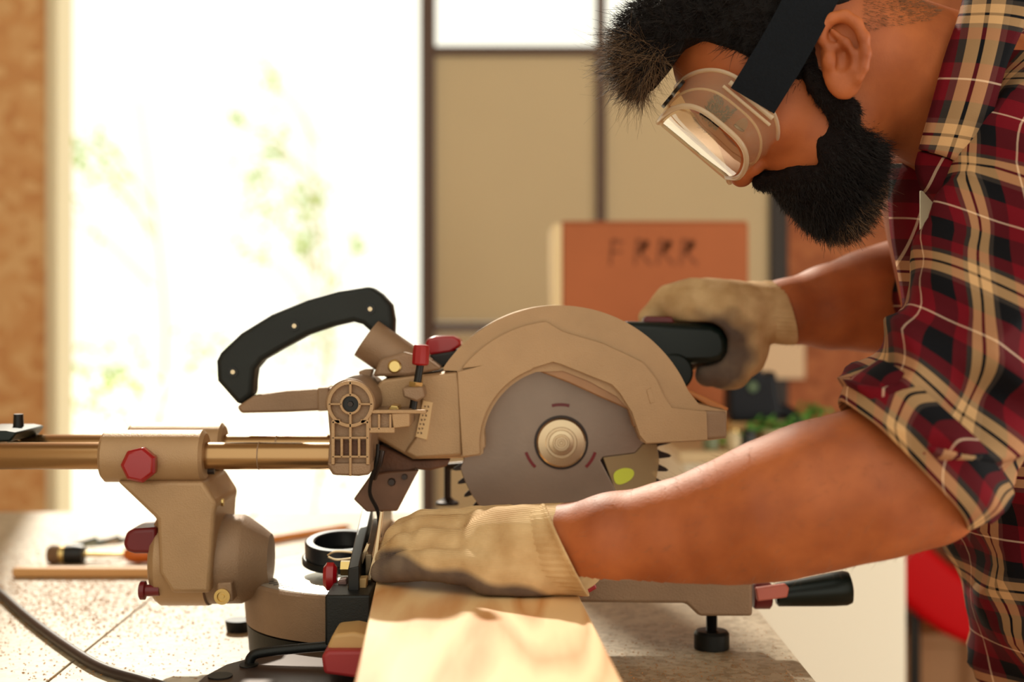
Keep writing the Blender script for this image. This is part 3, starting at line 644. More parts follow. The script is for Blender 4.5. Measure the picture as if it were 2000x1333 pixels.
# sawdust: tiny curled chips
V = []; Fc = []
def chip(p, s):
    k = len(V); th = random.uniform(0, 2*PI); d = Vector((math.cos(th), math.sin(th), 0)); e = Vector((-d.y, d.x, 0))*random.uniform(.3, .7)
    z = random.uniform(.1, .5)*s
    V.extend([p-d*s-e*s, p+d*s-e*s+Vector((0, 0, z)), p+d*s*.8+e*s, p-d*s*.9+e*s+Vector((0, 0, z*.7)), p+Vector((0, 0, z*1.6))])
    Fc.extend([(k, k+1, k+4), (k+1, k+2, k+4), (k+2, k+3, k+4), (k+3, k, k+4)])
for i in range(9000):
    if random.random() < .75: px = random.gauss(150, 130); py = random.gauss(1150, 45)
    else: px = random.uniform(-20, 700); py = random.uniform(1040, 1330)
    if py < 1030 or px > 1000: continue
    q = onb(px, py, .0003)
    if (q.xy-tc.xy).length < .13: continue
    chip(q, random.uniform(.0004, .0016))
for i in range(1300):
    q = onb(random.uniform(1150, 1600), random.triangular(1180, 1345, 1340), .0003)
    if q.x < XR-.005: chip(q, random.uniform(.0004, .0011))
o = mk('sawdust', V, Fc, M('sawdust_chips', rgb(196, 138, 82), .8, 0, .25, 300), None, smooth=False); props(o, 'pale sawdust and shavings scattered over the workbench', 'sawdust', None, 'stuff')

# ------------------------------------------------------------ background things on the right
whitep = M('white_enamel', rgb(254, 250, 234), .35, 0, .01, 2)
cb = empty('white_cabinet', (.47, 2.6, 0), 'white cabinet beyond the bench end, with tools and a plant on top', 'cabinet')
cx0, cx1 = .283, .655
box('body', cx0, cx1, 2.37, 2.95, .06, .975, whitep, cb, .004)
box('door', cx0+.004, cx1-.004, 2.35, 2.368, .07, .96, whitep, cb, .003)
box('plinth', cx0+.02, cx1-.02, 2.39, 2.93, 0, .06, blackm, cb, .002)
box('top', cx0-.008, cx1+.008, 2.34, 2.96, .975, .995, M('cabinet_top', rgb(214, 190, 150), .5), cb, .003)
CT = .995
# cardboard box behind with printed letters
cd = M('cardboard', rgb(178, 102, 62), .8, 0, .06, 6); cde = M('cardboard_edge', rgb(246, 222, 176), .7)
YC = 2.60
bxr = empty('storage_box', W(1270, 900, YC)*1, 'orange brown cardboard box with faded dark lettering and a pale side', 'box')
# stand for it: shelf board
zb = W(0, 815, YC).z
x0 = W(1098, 0, YC).x; x1 = W(1462, 0, YC).x; zt_ = W(0, 436, YC).z
box('carton', x0, x1, YC, YC+.26, CT, zt_, cd, bxr, .003)
box('side_lining', W(1080, 0, YC+.001).x, x0-.0005, YC+.001, YC+.259, CT, zt_-.001, cde, bxr, .002)
box('lid_flap', x0, x1-.003, YC+.002, YC+.258, zt_+.0005, zt_+.004, cd, bxr, .001)
# letters: plain strokes printed on the carton
ink = M('brown_ink', rgb(142, 80, 50), .8)
parts = []
def stroke(p0, p1, wd):
    p0 = Vector(p0); p1 = Vector(p1); d = (p1-p0).normalized(); e = Vector((-d.y, d.x))*wd
    q = [p0-e, p1-e, p1+e, p0+e]; r = [W(a, b_, YC) for a, b_ in q]
    parts.append(([(t.x, YC-.0006, t.z) for t in r]+[(t.x, YC+.0006, t.z) for t in r], [(0, 1, 2, 3), (0, 4, 5, 1), (1, 5, 6, 2), (2, 6, 7, 3), (3, 7, 4, 0)]))
for k, x in enumerate((1192, 1240, 1285, 1330)):
    stroke((x+4, 468), (x, 518), 3.2); stroke((x+4, 470), (x+26, 474), 4); 
    if k: stroke((x+26, 472), (x+8, 494), 5); stroke((x+8, 492), (x+32, 518), 3.6); stroke((x+10, 484), (x+24, 482), 6)
    else: stroke((x+2, 492), (x+24, 492), 3)
v, f = merge(parts); o = mk('printed_letters', v, f, ink, bxr, smooth=False); o['kind'] = 'stuff'
# pale card on the wall
o = box('paper_sheet', W(1478, 0, 3.55).x, W(1578, 0, 3.55).x, 3.585, 3.595, W(0, 742, 3.55).z, W(0, 668, 3.55).z, M('pale_card', rgb(244, 216, 180), .7), None, .002); props(o, 'blank pale card fixed to the brown board wall behind the gloved grip', 'card')
# dark cordless tool on the cabinet
YT = 2.45
tl = empty('power_tool', (W(1470, 0, YT).x, YT, CT), 'dark cordless tool with hose standing on the white cabinet', 'tool')
tb = M('navy_plastic', rgb(18, 24, 34), .5, spec=.3)
plate('motor_body', [(1424, 800), (1424, 760), (1448, 730), (1468, 708), (1486, 716), (1494, 735), (1516, 724), (1522, 770), (1530, 812), (1500, 828), (1430, 826)], YT-.03, YT+.04, tb, tl, .008, seg=3)
lathe('switch', [(0, .010), (.004, .008)], W(1470, 756, YT-.03), (0, -1, 0), M('olive_switch', rgb(88, 110, 84), .5), tl, 16)
plate('tool_foot', [(1424, 826), (1520, 826), (1524, 872), (1420, 872)], YT-.035, YT+.045, tanm, tl, .004)
tube('hose', catmull([W(1500, 800, YT), W(1540, 808, YT), W(1562, 840, YT), W(1558, 880, YT-.02)], 6), .013, tb, tl, 12)
# potted plant
pp = empty('potted_plant', (W(1500, 0, 2.40).x, 2.40, CT), 'small leafy green plant in a cream pot on the white cabinet', 'plant')
pz = W(0, 838, 2.40).z
lathe('pot', [(0, .019), (.004, .021), (pz-CT, .027), (pz-CT, .023), (pz-CT-.006, .022), (pz-CT-.008, 0)], (W(1517, 0, 2.40).x, 2.40, CT), (0, 0, 1), M('cream_pot', rgb(226, 216, 180), .5), pp, 24)
gm = M('plant_green', rgb(84, 140, 56), .5)
V2, F2 = leaf_geo(W(1517, 838, 2.40), 60, .011, (.02, .015, .008)); 
v3, f3 = leaf_geo(W(1586, 806, 2.42), 40, .010, (.014, .012, .008)); 
v4, f4 = leaf_geo(W(1440, 862, 2.38), 34, .009, (.016, .012, .008)); v, f = merge([(V2, F2), (v3, f3), (v4, f4), tube_geo([W(1517, 840, 2.40), W(1550, 812, 2.41), W(1586, 808, 2.42)], .002, 5), tube_geo([W(1517, 840, 2.40), W(1480, 838, 2.39), W(1440, 862, 2.38)], .002, 5)]); mk('foliage', v, f, gm, pp, smooth=False)['kind'] = 'stuff'
for i, (px, lb, c) in enumerate(((1462, 'small dark screw jar on the white cabinet, nearest the plant pot', (40, 48, 54)), (1432, 'small cream cup on the white cabinet beside the dark jar', (214, 196, 160)), (1388, 'tiny grey green pot at the cabinet front corner', (120, 132, 104)))):
    Yj = 2.375; zj = CT
    jar = empty('jar' if i != 1 else 'cup', (W(px, 0, Yj).x, Yj, zj), lb, 'jar' if i != 1 else 'cup')
    lathe('jar_body', [(0, .011), (.002, .013), (.026, .013), (.030, .010)], (W(px, 0, Yj).x, Yj, zj), (0, 0, 1), M('jar_paint%d' % i, rgb(*c), .4), jar, 20)
    lathe('rim', [(.0302, .0105), (.034, .0105)], (W(px, 0, Yj).x, Yj, zj), (0, 0, 1), blackm if i == 0 else brass, jar, 20)
# red plastic tub chair behind the man
rcr = empty('red_chair', (W(1900, 0, 2.9).x, 2.95, 0), 'red curved plastic seat shell on dark legs, standing on the floor behind the man', 'chair')
rs = []
for (px, py, hw) in ((1700, 1010, 45), (1775, 1108, 60), (1840, 1170, 62), (1905, 1213, 60), (1980, 1232, 56), (2060, 1225, 52), (2130, 1180, 50), (2190, 1090, 45)):
    rs.append((W(px, py, 2.9), hw*2.9/F))
V = []; Fc = []
for i, (c, h) in enumerate(rs):
    a = rs[max(i-1, 0)][0]; b_ = rs[min(i+1, len(rs)-1)][0]; t = (b_-a).normalized(); nn = Vector((-t.z, 0, t.x))
    for y in (0, .42):
        for s in (1, .97, -.97, -1): V.append(c+nn*h*s*.98+Vector((0, y+(.012 if abs(s) > .98 else 0)*(1 if y == 0 else -1), 0)))
for i in range(len(rs)-1):
    o_ = i*8; p_ = o_+8; ring = [0, 1, 2, 3, 7, 6, 5, 4]
    for k in range(8): A, Bq = ring[k], ring[(k+1) % 8]; Fc.append((o_+A, o_+Bq, p_+Bq, p_+A))
Fc.append((0, 4, 5, 6, 7, 3, 2, 1)); e = (len(rs)-1)*8; Fc.append(tuple(e+k for k in (0, 1, 2, 3, 7, 6, 5, 4)))
o = mk('seat_shell', V, Fc, M('glossy_red', rgb(190, 0, 10), .55, spec=.15), rcr, ang=60); sb = o.modifiers.new('sub', 'SUBSURF'); sb.levels = 1; sb.render_levels = 2
for (x, y) in ((1800, 2.95), (1800, 3.25), (2060, 2.95), (2060, 3.25)):
    tx = W(x, 0, 2.9).x; tube('leg', [(tx, y, W(0, 1200, 2.9).z), (tx, y, 0)], .012, blackm, rcr, 10)
o = box('brown_crate', W(1700, 0, 3.3).x, W(2080, 0, 3.3).x, 3.47, 3.585, 0, W(0, 900, 3.3).z, M('brown_crate_board', rgb(120, 66, 36), .7, 0, .15, 5), None, .004); props(o, 'tall brown board crate against the rear wall behind the red seat', 'crate')
chest = empty('low_chest', (W(1880, 0, 3.4).x, 3.4, 0), 'low tan wooden chest under the brown crate, behind the red seat', 'chest')
ctm = M('tan_chest_wood', rgb(186, 140, 98), .6, 0, .1, 5)
hz = 1.233-(1238-600)*3.34/F
box('chest_body', W(1690, 0, 3.34).x, W(2080, 0, 3.34).x, 3.345, 3.46, 0, hz-.03, ctm, chest, .003)
box('chest_lid', W(1686, 0, 3.34).x, W(2084, 0, 3.34).x, 3.335, 3.465, hz-.028, hz, ctm, chest, .004)
# ------------------------------------------------------------ the man
HY = 1.24; th_ = math.radians(50)
O = W(1603, 146, HY); fw = Vector((-math.cos(th_), 0, -math.sin(th_))); up = Vector((-math.sin(th_), 0, math.cos(th_)))
def Lh(u, v, w_=0): return O+fw*u+up*v+Vector((0, w_, 0))
def Hc(X, Y, Z):
    dx, dz = X-O.x, Z-O.z
    return (dx*fw.x+dz*fw.z, dx*up.x+dz*up.z, Y-HY)
skin = bpy.data.materials.new('tanned_skin'); skin.use_nodes = True
nt = skin.node_tree; N = nt.nodes; L = nt.links; b = N['Principled BSDF']; b.inputs['Roughness'].default_value = .58
b.inputs['Subsurface Weight'].default_value = .18; b.inputs['Subsurface Radius'].default_value = (.008, .004, .002); b.inputs['Subsurface Scale'].default_value = 1
tc_ = N.new('ShaderNodeTexCoord'); n1 = N.new('ShaderNodeTexNoise'); n1.inputs['Scale'].default_value = 22; n1.inputs['Detail'].default_value = 5; L.new(tc_.outputs['Object'], n1.inputs[0])
r_n = N.new('ShaderNodeValToRGB'); e = r_n.color_ramp.elements; e[0].position = .32; e[0].color = rgb(156, 80, 40); e[1].position = .7; e[1].color = rgb(190, 106, 56)
L.new(n1.outputs['Fac'], r_n.inputs[0]); L.new(r_n.outputs[0], b.inputs['Base Color'])
n2 = N.new('ShaderNodeTexNoise'); n2.inputs['Scale'].default_value = 420; n2.inputs['Detail'].default_value = 3; L.new(tc_.outputs['Object'], n2.inputs[0])
bp_ = N.new('ShaderNodeBump'); bp_.inputs['Strength'].default_value = .25; bp_.inputs['Distance'].default_value = .0008; L.new(n2.outputs['Fac'], bp_.inputs['Height']); L.new(bp_.outputs[0], b.inputs['Normal'])

def px3(x, y, Y): return tuple(W(x, y, Y))
def head_fn(X, Y, Z):
    H = Hc(X, Y, Z); Hs = (H[0], H[1], np.abs(H[2]))
    d = ell(H, (-.008, .058, 0), (.098, .084, .075))
    d = smin(d, ell(H, (.045, .040, 0), (.050, .062, .060)), .02)
    d = smin(d, ell(H, (.048, -.008, 0), (.047, .055, .056)), .02)
    d = smin(d, ell(H, (.038, -.045, 0), (.052, .040, .052)), .02)
    d = smin(d, ell(H, (.080, -.070, 0), (.018, .018, .024)), .015)
    d = smin(d, cap(Hs, (.088, .046, .008), (.080, .048, .042), .0085, .008), .012)
    d = smin(d, ell(Hs, (.066, .004, .040), (.022, .019, .018)), .012)
    d = smax(d, -ell(Hs, (.100, .028, .044), (.019, .0120, .026)), .008)
    lid = ell(Hs, (.0775, .027, .0335), (.0138, .0138, .0138)); lid = smax(lid, -ell(Hs, (.0915, .0262, .040), (.0135, .0052, .0155)), .0012); d = smin(d, lid, .004)
    d = smin(d, cap(H, (.092, .036, 0), (.110, .000, 0), .0075, .0095), .009)
    d = smin(d, ell(H, (.1110, -.0045, 0), (.0108, .0095, .0115)), .006)
    d = smin(d, ell(Hs, (.100, -.007, .0115), (.0095, .0075, .0075)), .005)
    d = smax(d, -ell(Hs, (.104, -.015, .006), (.006, .004, .0035)), .003)
    d = smin(d, ell(H, (.096, -.034, 0), (.0085, .0065, .020)), .006)
    d = smin(d, ell(H, (.092, -.046, 0), (.0085, .006, .018)), .006)
    P3 = (X, Y, Z)
    # neck
    n_ = cap(P3, tuple(Lh(-.035, -.01)), px3(1905, 205, 1.29), .060, .074)
    d = smin(d, n_, .03)
    # near ear
    e_ = ell(P3, px3(1646, 108, 1.161), (.0185, .0075, .029))
    e_ = smin(e_, ell(P3, px3(1650, 158, 1.157), (.010, .005, .012)), .008)
    rim = [(1616, 92, 1.157), (1603, 74, 1.156), (1606, 52, 1.154), (1624, 36, 1.152), (1650, 31, 1.150), (1672, 45, 1.148), (1687, 73, 1.147), (1691, 105, 1.147), (1686, 132, 1.149), (1675, 153, 1.152), (1660, 170, 1.156)]
    e_ = smax(e_, -ell(P3, px3(1655, 80, 1.1515), (.0135, .0062, .0165)), .003)
    e_ = smin(e_, chain(P3, [px3(*q) for q in rim], [.0030, .0034, .0038, .0042, .0044, .0044, .0043, .0040, .0038, .0036, .004]), .0025)
    e_ = smin(e_, chain(P3, [px3(*q) for q in ((1628, 62, 1.154), (1652, 84, 1.1515), (1666, 108, 1.151), (1664, 134, 1.152), (1650, 150, 1.154))], [.0025, .0034, .0036, .0034, .003]), .0030)
    e_ = smin(e_, chain(P3, [px3(*q) for q in ((1612, 88, 1.157), (1632, 94, 1.156), (1645, 97, 1.157))], [.0028, .0026, .0018]), .002)
    e_ = smax(e_, -ell(P3, px3(1642, 117, 1.150), (.0078, .0075, .0100)), .0025)
    e_ = smin(e_, ell(P3, px3(1620, 118, 1.154), (.0058, .0048, .0085)), .003)
    d = smin(d, e_, .004)
    # far ear, simple
    d = smin(d, ell(H, (-.012, .012, .078), (.016, .007, .028)), .006)
    return d
def body_fn(X, Y, Z):
    P3 = (X, Y, Z)
    na = [px3(1065, 1072, 1.165), px3(1100, 1070, 1.155), px3(1200, 1060, 1.135), px3(1315, 1047, 1.12), px3(1420, 1022, 1.105), px3(1510, 996, 1.09), px3(1600, 968, 1.08), px3(1700, 945, 1.07), px3(1790, 930, 1.07)]
    nr = [.0335, .0325, .0375, .0410, .0460, .0520, .0545, .0545, .048]
    d = chain(P3, na, nr, .012)
    d = smin(d, cap(P3, px3(1790, 930, 1.07), px3(1828, 975, 1.07), .045, .022), .02)
    d = smin(d, cap(P3, px3(1790, 925, 1.075), px3(2060, 400, 1.17), .046, .06), .03)
    fa = [px3(1475, 612, 1.475), px3(1545, 608, 1.485), px3(1620, 600, 1.50), px3(1700, 588, 1.515), px3(1760, 580, 1.53), px3(1870, 575, 1.545)]
    d2 = chain(P3, fa, [.0295, .0325, .043, .053, .0590, .050], .012)
    d2 = smin(d2, cap(P3, px3(1870, 575, 1.545), px3(1990, 330, 1.50), .05, .055), .03)
    t_ = cap(P3, px3(1985, 330, 1.36), px3(2120, 900, 1.38), .13, .14)
    t_ = smin(t_, cap(P3, px3(1905, 205, 1.29), px3(1990, 300, 1.34), .068, .10), .03)
    t_ = smin(t_, cap(P3, px3(2030, 290, 1.22), px3(1990, 290, 1.50), .06, .06), .03)
    return np.minimum(smin(d, t_, .02), smin(d2, t_, .02))
V1, Q1 = sdf_mesh(head_fn, (O.x-.19, 1.125, O.z-.16), (O.x+.16, 1.345, O.z+.19), .0019)
V2, Q2 = sdf_mesh(body_fn, (.02, .99, 1.02), (.62, 1.66, 1.50), .0033)
V = np.concatenate([V1, V2]); Q = np.concatenate([Q1, Q2+len(V1)])
man = mk('person', V.tolist(), Q.tolist(), skin, None, ang=180)
md = man.modifiers.new('smooth', 'SMOOTH'); md.iterations = 3; md.factor = .5
props(man, 'bearded man in plaid shirt and knit gloves bending over the saw', 'person')
# eyes
eye_w = M('eye_white', rgb(150, 120, 104), .2); iris = M('dark_iris', rgb(46, 30, 22), .15)
for s in (-1, 1):
    c = Lh(.0775, .0268, .0335*s); gz = (fw+Vector((0, .12*s*0, -.15))).normalized()
    ey = lathe('eye', [(-.0118, 0)]+[(-.0118*math.cos(a*PI/16), .0118*math.sin(a*PI/16)) for a in range(1, 16)]+[(.0118, 0)], c+Vector((0, 0.0008*s, 0)), gz, eye_w, man, 28)
    lathe('iris', [(.0100, .0060), (.0113, .0056), (.0121, .0025), (.0122, 0)], c, gz, iris, ey, 24)
# hair
def mkhair(name, roots, dirs, lens, curl, m, parent, r0=.00035, K=6, grav=0):
    n = len(roots); hc = bpy.data.hair_curves.new(name); hc.add_curves([K]*n)
    org = np.array(ORG[parent.name]); t = np.linspace(0, 1, K)[None, :, None]
    bend = rng.normal(0, 1, (n, 1, 3))*curl
    p = roots[:, None]+dirs[:, None]*t*lens[:, None, None]+bend*(t**2)*lens[:, None, None]; p[..., 2] -= grav*(t[..., 0]**2)*lens[:, None]
    p = (p-org).astype(np.float32).reshape(-1)
    hc.attributes['position'].data.foreach_set('vector', p)
    ra = hc.attributes.new('radius', 'FLOAT', 'POINT'); ra.data.foreach_set('value', np.tile(r0*(1-.75*np.linspace(0, 1, K)), n).astype(np.float32))
    o = bpy.data.objects.new(name, hc); COL.objects.link(o); hc.materials.append(m); o.parent = parent; ORG[o.name] = ORG[parent.name]; o['kind'] = 'stuff'
    return o
hair_m = M('dark_hair', rgb(24, 18, 18), .45, spec=.3); hair_core = M('dark_hair_mass', rgb(24, 20, 20), .8, 0, .2, 120, .5, 900, spec=.15)
short_m = M('brown_and_rim_lit_hair', rgb(120, 92, 66), .5)  # lighter brown; on the neck hair it bakes in the rim light
def hl(u):
    return np.interp(u, [-.12, -.085, -.05, -.02, .0, .022, .034, .044, .054, .066, .2], [-.01, -.005, .020, .040, .030, -.01, .005, .055, .096, .104, .100])
def hair_fn(X, Y, Z):
    H = Hc(X, Y, Z); Hs = (H[0], H[1], np.abs(H[2]))
    d = ell(H, (-.010, .060, 0), (.104, .094, .0800))
    q = ell(H, (.060, .128, 0), (.044, .034, .060)); q = smin(q, ell(H, (.086, .120, -.005), (.026, .020, .045)), .02)
    d = smin(d, q, .025)
    nz_ = .0035*(np.sin(H[0]*260+H[2]*90)*np.sin(H[1]*230)*np.sin(H[2]*240+H[0]*120))
    d = d+nz_
    return smax(d, (hl(H[0])-H[1])*.8, .006)
def hair_region(Vh):
    return Vh
Vh, Qh = sdf_mesh(hair_fn, (O.x-.27, 1.14, O.z-.13), (O.x+.12, 1.34, O.z+.20), .0026)
hair = mk('hair', Vh.tolist(), Qh.tolist(), hair_core, man, ang=180); hair['label'] = 'thick dark swept-forward hair, short at the neck'
def surf_samples(Vs, Qs, n):
    a, b_, c, d_ = (Vs[Qs[:, i]] for i in range(4)); nr = np.cross(c-a, d_-b_); ar = np.linalg.norm(nr, axis=1)+1e-12
    i = rng.choice(len(Qs), n, p=ar/ar.sum()); w_ = rng.random((n, 2, 1))
    p = (a[i]*(1-w_[:, 0])+b_[i]*w_[:, 0])*(1-w_[:, 1])+(d_[i]*(1-w_[:, 0])+c[i]*w_[:, 0])*w_[:, 1]
    return p, nr[i]/ar[i][:, None]
def local(p):
    q = p-np.array(O); return q@np.array(fw), q@np.array(up), q[:, 1]
def unit(a): return a/(np.linalg.norm(a, axis=1, keepdims=True)+1e-9)
p, nn = surf_samples(Vh, Qh, 26000); u_, v_, w_ = local(p)
keep = (v_ > hl(u_)+.004) & (w_ < .05); p, nn, u_, v_ = p[keep], nn[keep], u_[keep], v_[keep]
fwd = np.clip((u_+.02)/.12, 0, 1)[:, None]
comb = np.array(fw)[None]*(.6)+np.array(up)[None]*.25
dr = unit(nn*(.35+.45*fwd)+comb+rng.normal(0, .16, p.shape))
ln = (.005+.013*fwd[:, 0])*rng.uniform(.4, 1.2, len(p))
mkhair('hair_strands', p-nn*.002, dr, ln, .28, hair_m, hair, .00032)
# loose light curls at the quiff
sel = (u_ > .085); p3, n3 = p[sel][:2200], nn[sel][:2200]
mkhair('loose_curls', p3, unit(n3+np.array([-.2, 0, -.35])+rng.normal(0, .3, p3.shape)), rng.uniform(.008, .022, len(p3)), .6, short_m, hair, .00016, 9)
# short fade behind the ear and on the nape
ps, ns = surf_samples(V1, Q1, 60000); us, vs, ws = local(ps)
k1 = (vs > hl(us)-.034) & (vs < hl(us)+.03) & (us < -.01) & (us > -.15) & (ws < -.02) & (ps[:, 0] > O.x+.02)
earx = ps[:, 1] < 1.158
k1 &= ~earx
mkhair('short_neck_hair', ps[k1], unit(ns[k1]*.6+np.array([.5, -.1, -.4])+rng.normal(0, .1, ps[k1].shape)), rng.uniform(.002, .0055, k1.sum()), .03, short_m, hair, .00013, 3)
# eyebrow
k2 = (us > .060) & (vs > .039) & (vs < .058) & (np.abs(ws) > .012) & (np.abs(ws) < .050); pb = ps[k2]
mkhair('eyebrow', pb, unit(ns[k2]*.5+np.array([.2, 0, .4])*1+np.stack([0*pb[:, 0], np.sign(ws[k2])*.8, 0*pb[:, 0]], 1)), rng.uniform(.005, .010, k2.sum()), .1, hair_m, man, .0007, 4)
# beard
def bl(u): return np.maximum(.012-1.35*(u-.030), np.interp(u, [.070, .086], [-.050, -.026]))
def beard_fn(X, Y, Z):
    H = Hc(X, Y, Z); Hs = (H[0], H[1], np.abs(H[2]))
    d = ell(H, (.052, -.050, 0), (.045, .046, .062))
    d = smin(d, ell(H, (.078, -.074, 0), (.030, .034, .040)), .02)
    d = smin(d, ell(H, (.084, -.048, 0), (.018, .026, .030)), .01); d = smin(d, ell(H, (.0930, -.047, 0), (.0145, .019, .026)), .006)
    d = smin(d, cap(Hs, (.024, .012, .066), (.026, -.030, .058), .009, .013), .012)
    d = smax(d, (H[1]-bl(H[0]))*.75, .004)
    ms = cap(Hs, (.1045, -.020, .0), (.088, -.036, .030), .0085, .0070); d = smin(d, ms, .004)
    d = smin(d, cap(Hs, (.086, -.038, .030), (.072, -.060, .042), .008, .012), .006)
    d += .0016*np.sin(X*420)*np.sin(Y*380)*np.sin(Z*400)
    return d
Vb, Qb = sdf_mesh(beard_fn, (O.x-.16, 1.155, O.z-.19), (O.x+.10, 1.325, O.z+.03), .0024)
beard_core = M('beard_mass', rgb(26, 20, 20), .85, 0, .2, 150, .6, 900, spec=.1)
beard = mk('beard', Vb.tolist(), Qb.tolist(), beard_core, man, ang=180); beard['label'] = 'full dark beard with lighter hairs at its lower edge'
p, nn = surf_samples(Vb, Qb, 30000); u_, v_, w_ = local(p)
down = np.array(up)*-.75+np.array(fw)*.12
k = (v_ < bl(u_)-.003) | (u_ > .08)
p, nn, u_, v_ = p[k], nn[k], u_[k], v_[k]
fac = np.clip((-v_-.03)/.06, 0, 1)
dr = unit(nn*.55+down[None]+rng.normal(0, .18, p.shape)); mo = (u_ > .088) & (v_ > -.045); dr[mo] = unit(nn[mo]*.3+down[None]*.8+rng.normal(0, .15, dr[mo].shape))
ln = (.004+.008*fac)*rng.uniform(.4, 1.3, len(p))
mkhair('beard_strands', p-nn*.001, dr, ln, .22, hair_m, beard, .00030, 5)
lt = v_ < -.092; mkhair('pale_beard_tips', p[lt][:1800], unit(dr[lt][:1800]+rng.normal(0, .2, p[lt][:1800].shape)), rng.uniform(.006, .015, min(1800, lt.sum())), .3, short_m, beard, .00022, 6)
# arm hair
pa, na_ = surf_samples(V2, Q2, 6000); ka = (pa[:, 0] < .36) & (pa[:, 0] > .05)
mkhair('arm_hair', pa[ka], unit(na_[ka]*.45+np.array([-.6, 0, -.25])+rng.normal(0, .25, pa[ka].shape)), rng.uniform(.004, .010, ka.sum()), .15, short_m, man, .00008, 4)

# --- gloves
glm = bpy.data.materials.new('knit_glove'); glm.use_nodes = True; nt = glm.node_tree; N = nt.nodes; L = nt.links; b = N['Principled BSDF']; b.inputs['Roughness'].default_value = .8; b.inputs['Specular IOR Level'].default_value = .2
at = N.new('ShaderNodeAttribute'); at.attribute_name = 'coat'; tc_ = N.new('ShaderNodeTexCoord')
n1 = N.new('ShaderNodeTexNoise'); n1.inputs['Scale'].default_value = 35; n1.inputs['Detail'].default_value = 6; L.new(tc_.outputs['Object'], n1.inputs[0])
rk = N.new('ShaderNodeValToRGB'); rk.color_ramp.elements[0].color = rgb(196, 158, 112); rk.color_ramp.elements[1].color = rgb(228, 196, 150); rk.color_ramp.elements[0].position = .3; rk.color_ramp.elements[1].position = .65; L.new(n1.outputs['Fac'], rk.inputs[0])
rg = N.new('ShaderNodeValToRGB'); rg.color_ramp.elements[0].color = rgb(92, 78, 74); rg.color_ramp.elements[1].color = rgb(124, 106, 92); rg.color_ramp.elements[0].position = .35; rg.color_ramp.elements[1].position = .65; L.new(n1.outputs['Fac'], rg.inputs[0])
mx = N.new('ShaderNodeMixRGB'); L.new(at.outputs['Fac'], mx.inputs[0]); L.new(rk.outputs[0], mx.inputs[1]); L.new(rg.outputs[0], mx.inputs[2]); L.new(mx.outputs[0], b.inputs['Base Color'])
wv = N.new('ShaderNodeTexWave'); wv.inputs['Scale'].default_value = 260; wv.bands_direction = 'Z'; wv.inputs['Distortion'].default_value = 1.5; L.new(tc_.outputs['Object'], wv.inputs[0])
bp_ = N.new('ShaderNodeBump'); bp_.inputs['Strength'].default_value = .35; bp_.inputs['Distance'].default_value = .0008; L.new(wv.outputs['Fac'], bp_.inputs['Height']); L.new(bp_.outputs[0], b.inputs['Normal'])
def set_coat(o, V, f):
    a = o.data.attributes.new('coat', 'FLOAT', 'POINT'); a.data.foreach_set('value', f(V).astype(np.float32))
def nglove(X, Y, Z):
    P3 = (X, Y, Z); k = .010
    g = chain(P3, [px3(1100, 1074, 1.155), px3(1040, 1076, 1.165), px3(985, 1072, 1.175)], [.0375, .0350, .034], .012)
    for a, b_, ra, rb in ((px3(1000, 1105, 1.155), px3(958, 1114, 1.150), .024, .0185), (px3(1000, 1072, 1.17), px3(950, 1072, 1.172), .026, .0195), (px3(985, 1050, 1.195), px3(942, 1040, 1.200), .025, .0190), (px3(985, 1040, 1.22), px3(935, 1030, 1.228), .024, .0185), (px3(1040, 1128, 1.15), px3(960, 1122, 1.15), .018, .017)):
        g = smin(g, cap(P3, a, b_, ra, rb), .012)
    fs = [([(950, 1112, 1.150), (845, 1103, 1.164), (790, 1108, 1.182), (750, 1117, 1.198)], [.0165, .0130, .0122, .0112]),
          ([(945, 1072, 1.172), (835, 1062, 1.188), (785, 1072, 1.205), (757, 1092, 1.215)], [.0165, .0126, .0120, .0108]),
          ([(940, 1040, 1.200), (830, 1036, 1.214), (780, 1052, 1.228), (760, 1074, 1.236)], [.0160, .0124, .0118, .0106]),
          ([(935, 1028, 1.228), (830, 1024, 1.240), (790, 1040, 1.250), (775, 1062, 1.256)], [.0160, .0124, .0116, .0104]),
          ([(1010, 1085, 1.225), (955, 1095, 1.255), (900, 1098, 1.275), (860, 1100, 1.285)], [.0200, .0165, .0140, .0120])]
    fd = None
    for pts, rs in fs:
        c = chain(P3, [px3(*q) for q in pts], rs, .004); fd = c if fd is None else smin(fd, c, .0006)
    g = smin(g, fd, .004)
    g = g+.0005*np.sin(X*190+Z*160+3*np.sin(Y*60))*np.sin(Z*150-X*90)
    return smax(g, -(Z-(BZ1+.0006)), .004)
gl, Vg = sdf_obj('glove', nglove, (-.15, 1.09, .985), (.075, 1.31, 1.105), .0014, glm, man, 1)
gl['label'] = 'beige knit glove pressing on the board, grey coating on the palm side'
# grey coating below a wavy line that follows the little-finger side
def coatn(V):
    X = V[:, 0]; zl = np.interp(X, [-.125, -.09, -.05, .0, .04, .07], [1.030, 1.027, 1.021, 1.012, 1.000, .985])+.0025*np.sin(X*120)
    return np.clip((zl-V[:, 2])/.006+.5, 0, 1)*np.clip((1.215-V[:, 1])/.01, 0, 1)
set_coat(gl, Vg, coatn)
def cuff(name, secs, lbl, parent, th=.0022):
    def dp(t, vl, s, p): return .0006*math.sin(t*42)
    o = loft(secs, 126, name, glm, parent, dp, nsub=5); o.modifiers.new('solid', 'SOLIDIFY').thickness = th
    a = o.data.attributes.new('coat', 'FLOAT', 'POINT'); o['label'] = lbl; return o
def sc(x, y, Y, half_px, ang, ky, tilt=0):
    s = Y/F; a = Vector((math.cos(ang), 0, -math.sin(ang)))*half_px*s; return (W(x, y, Y), a, Vector((0, ky, 0)))
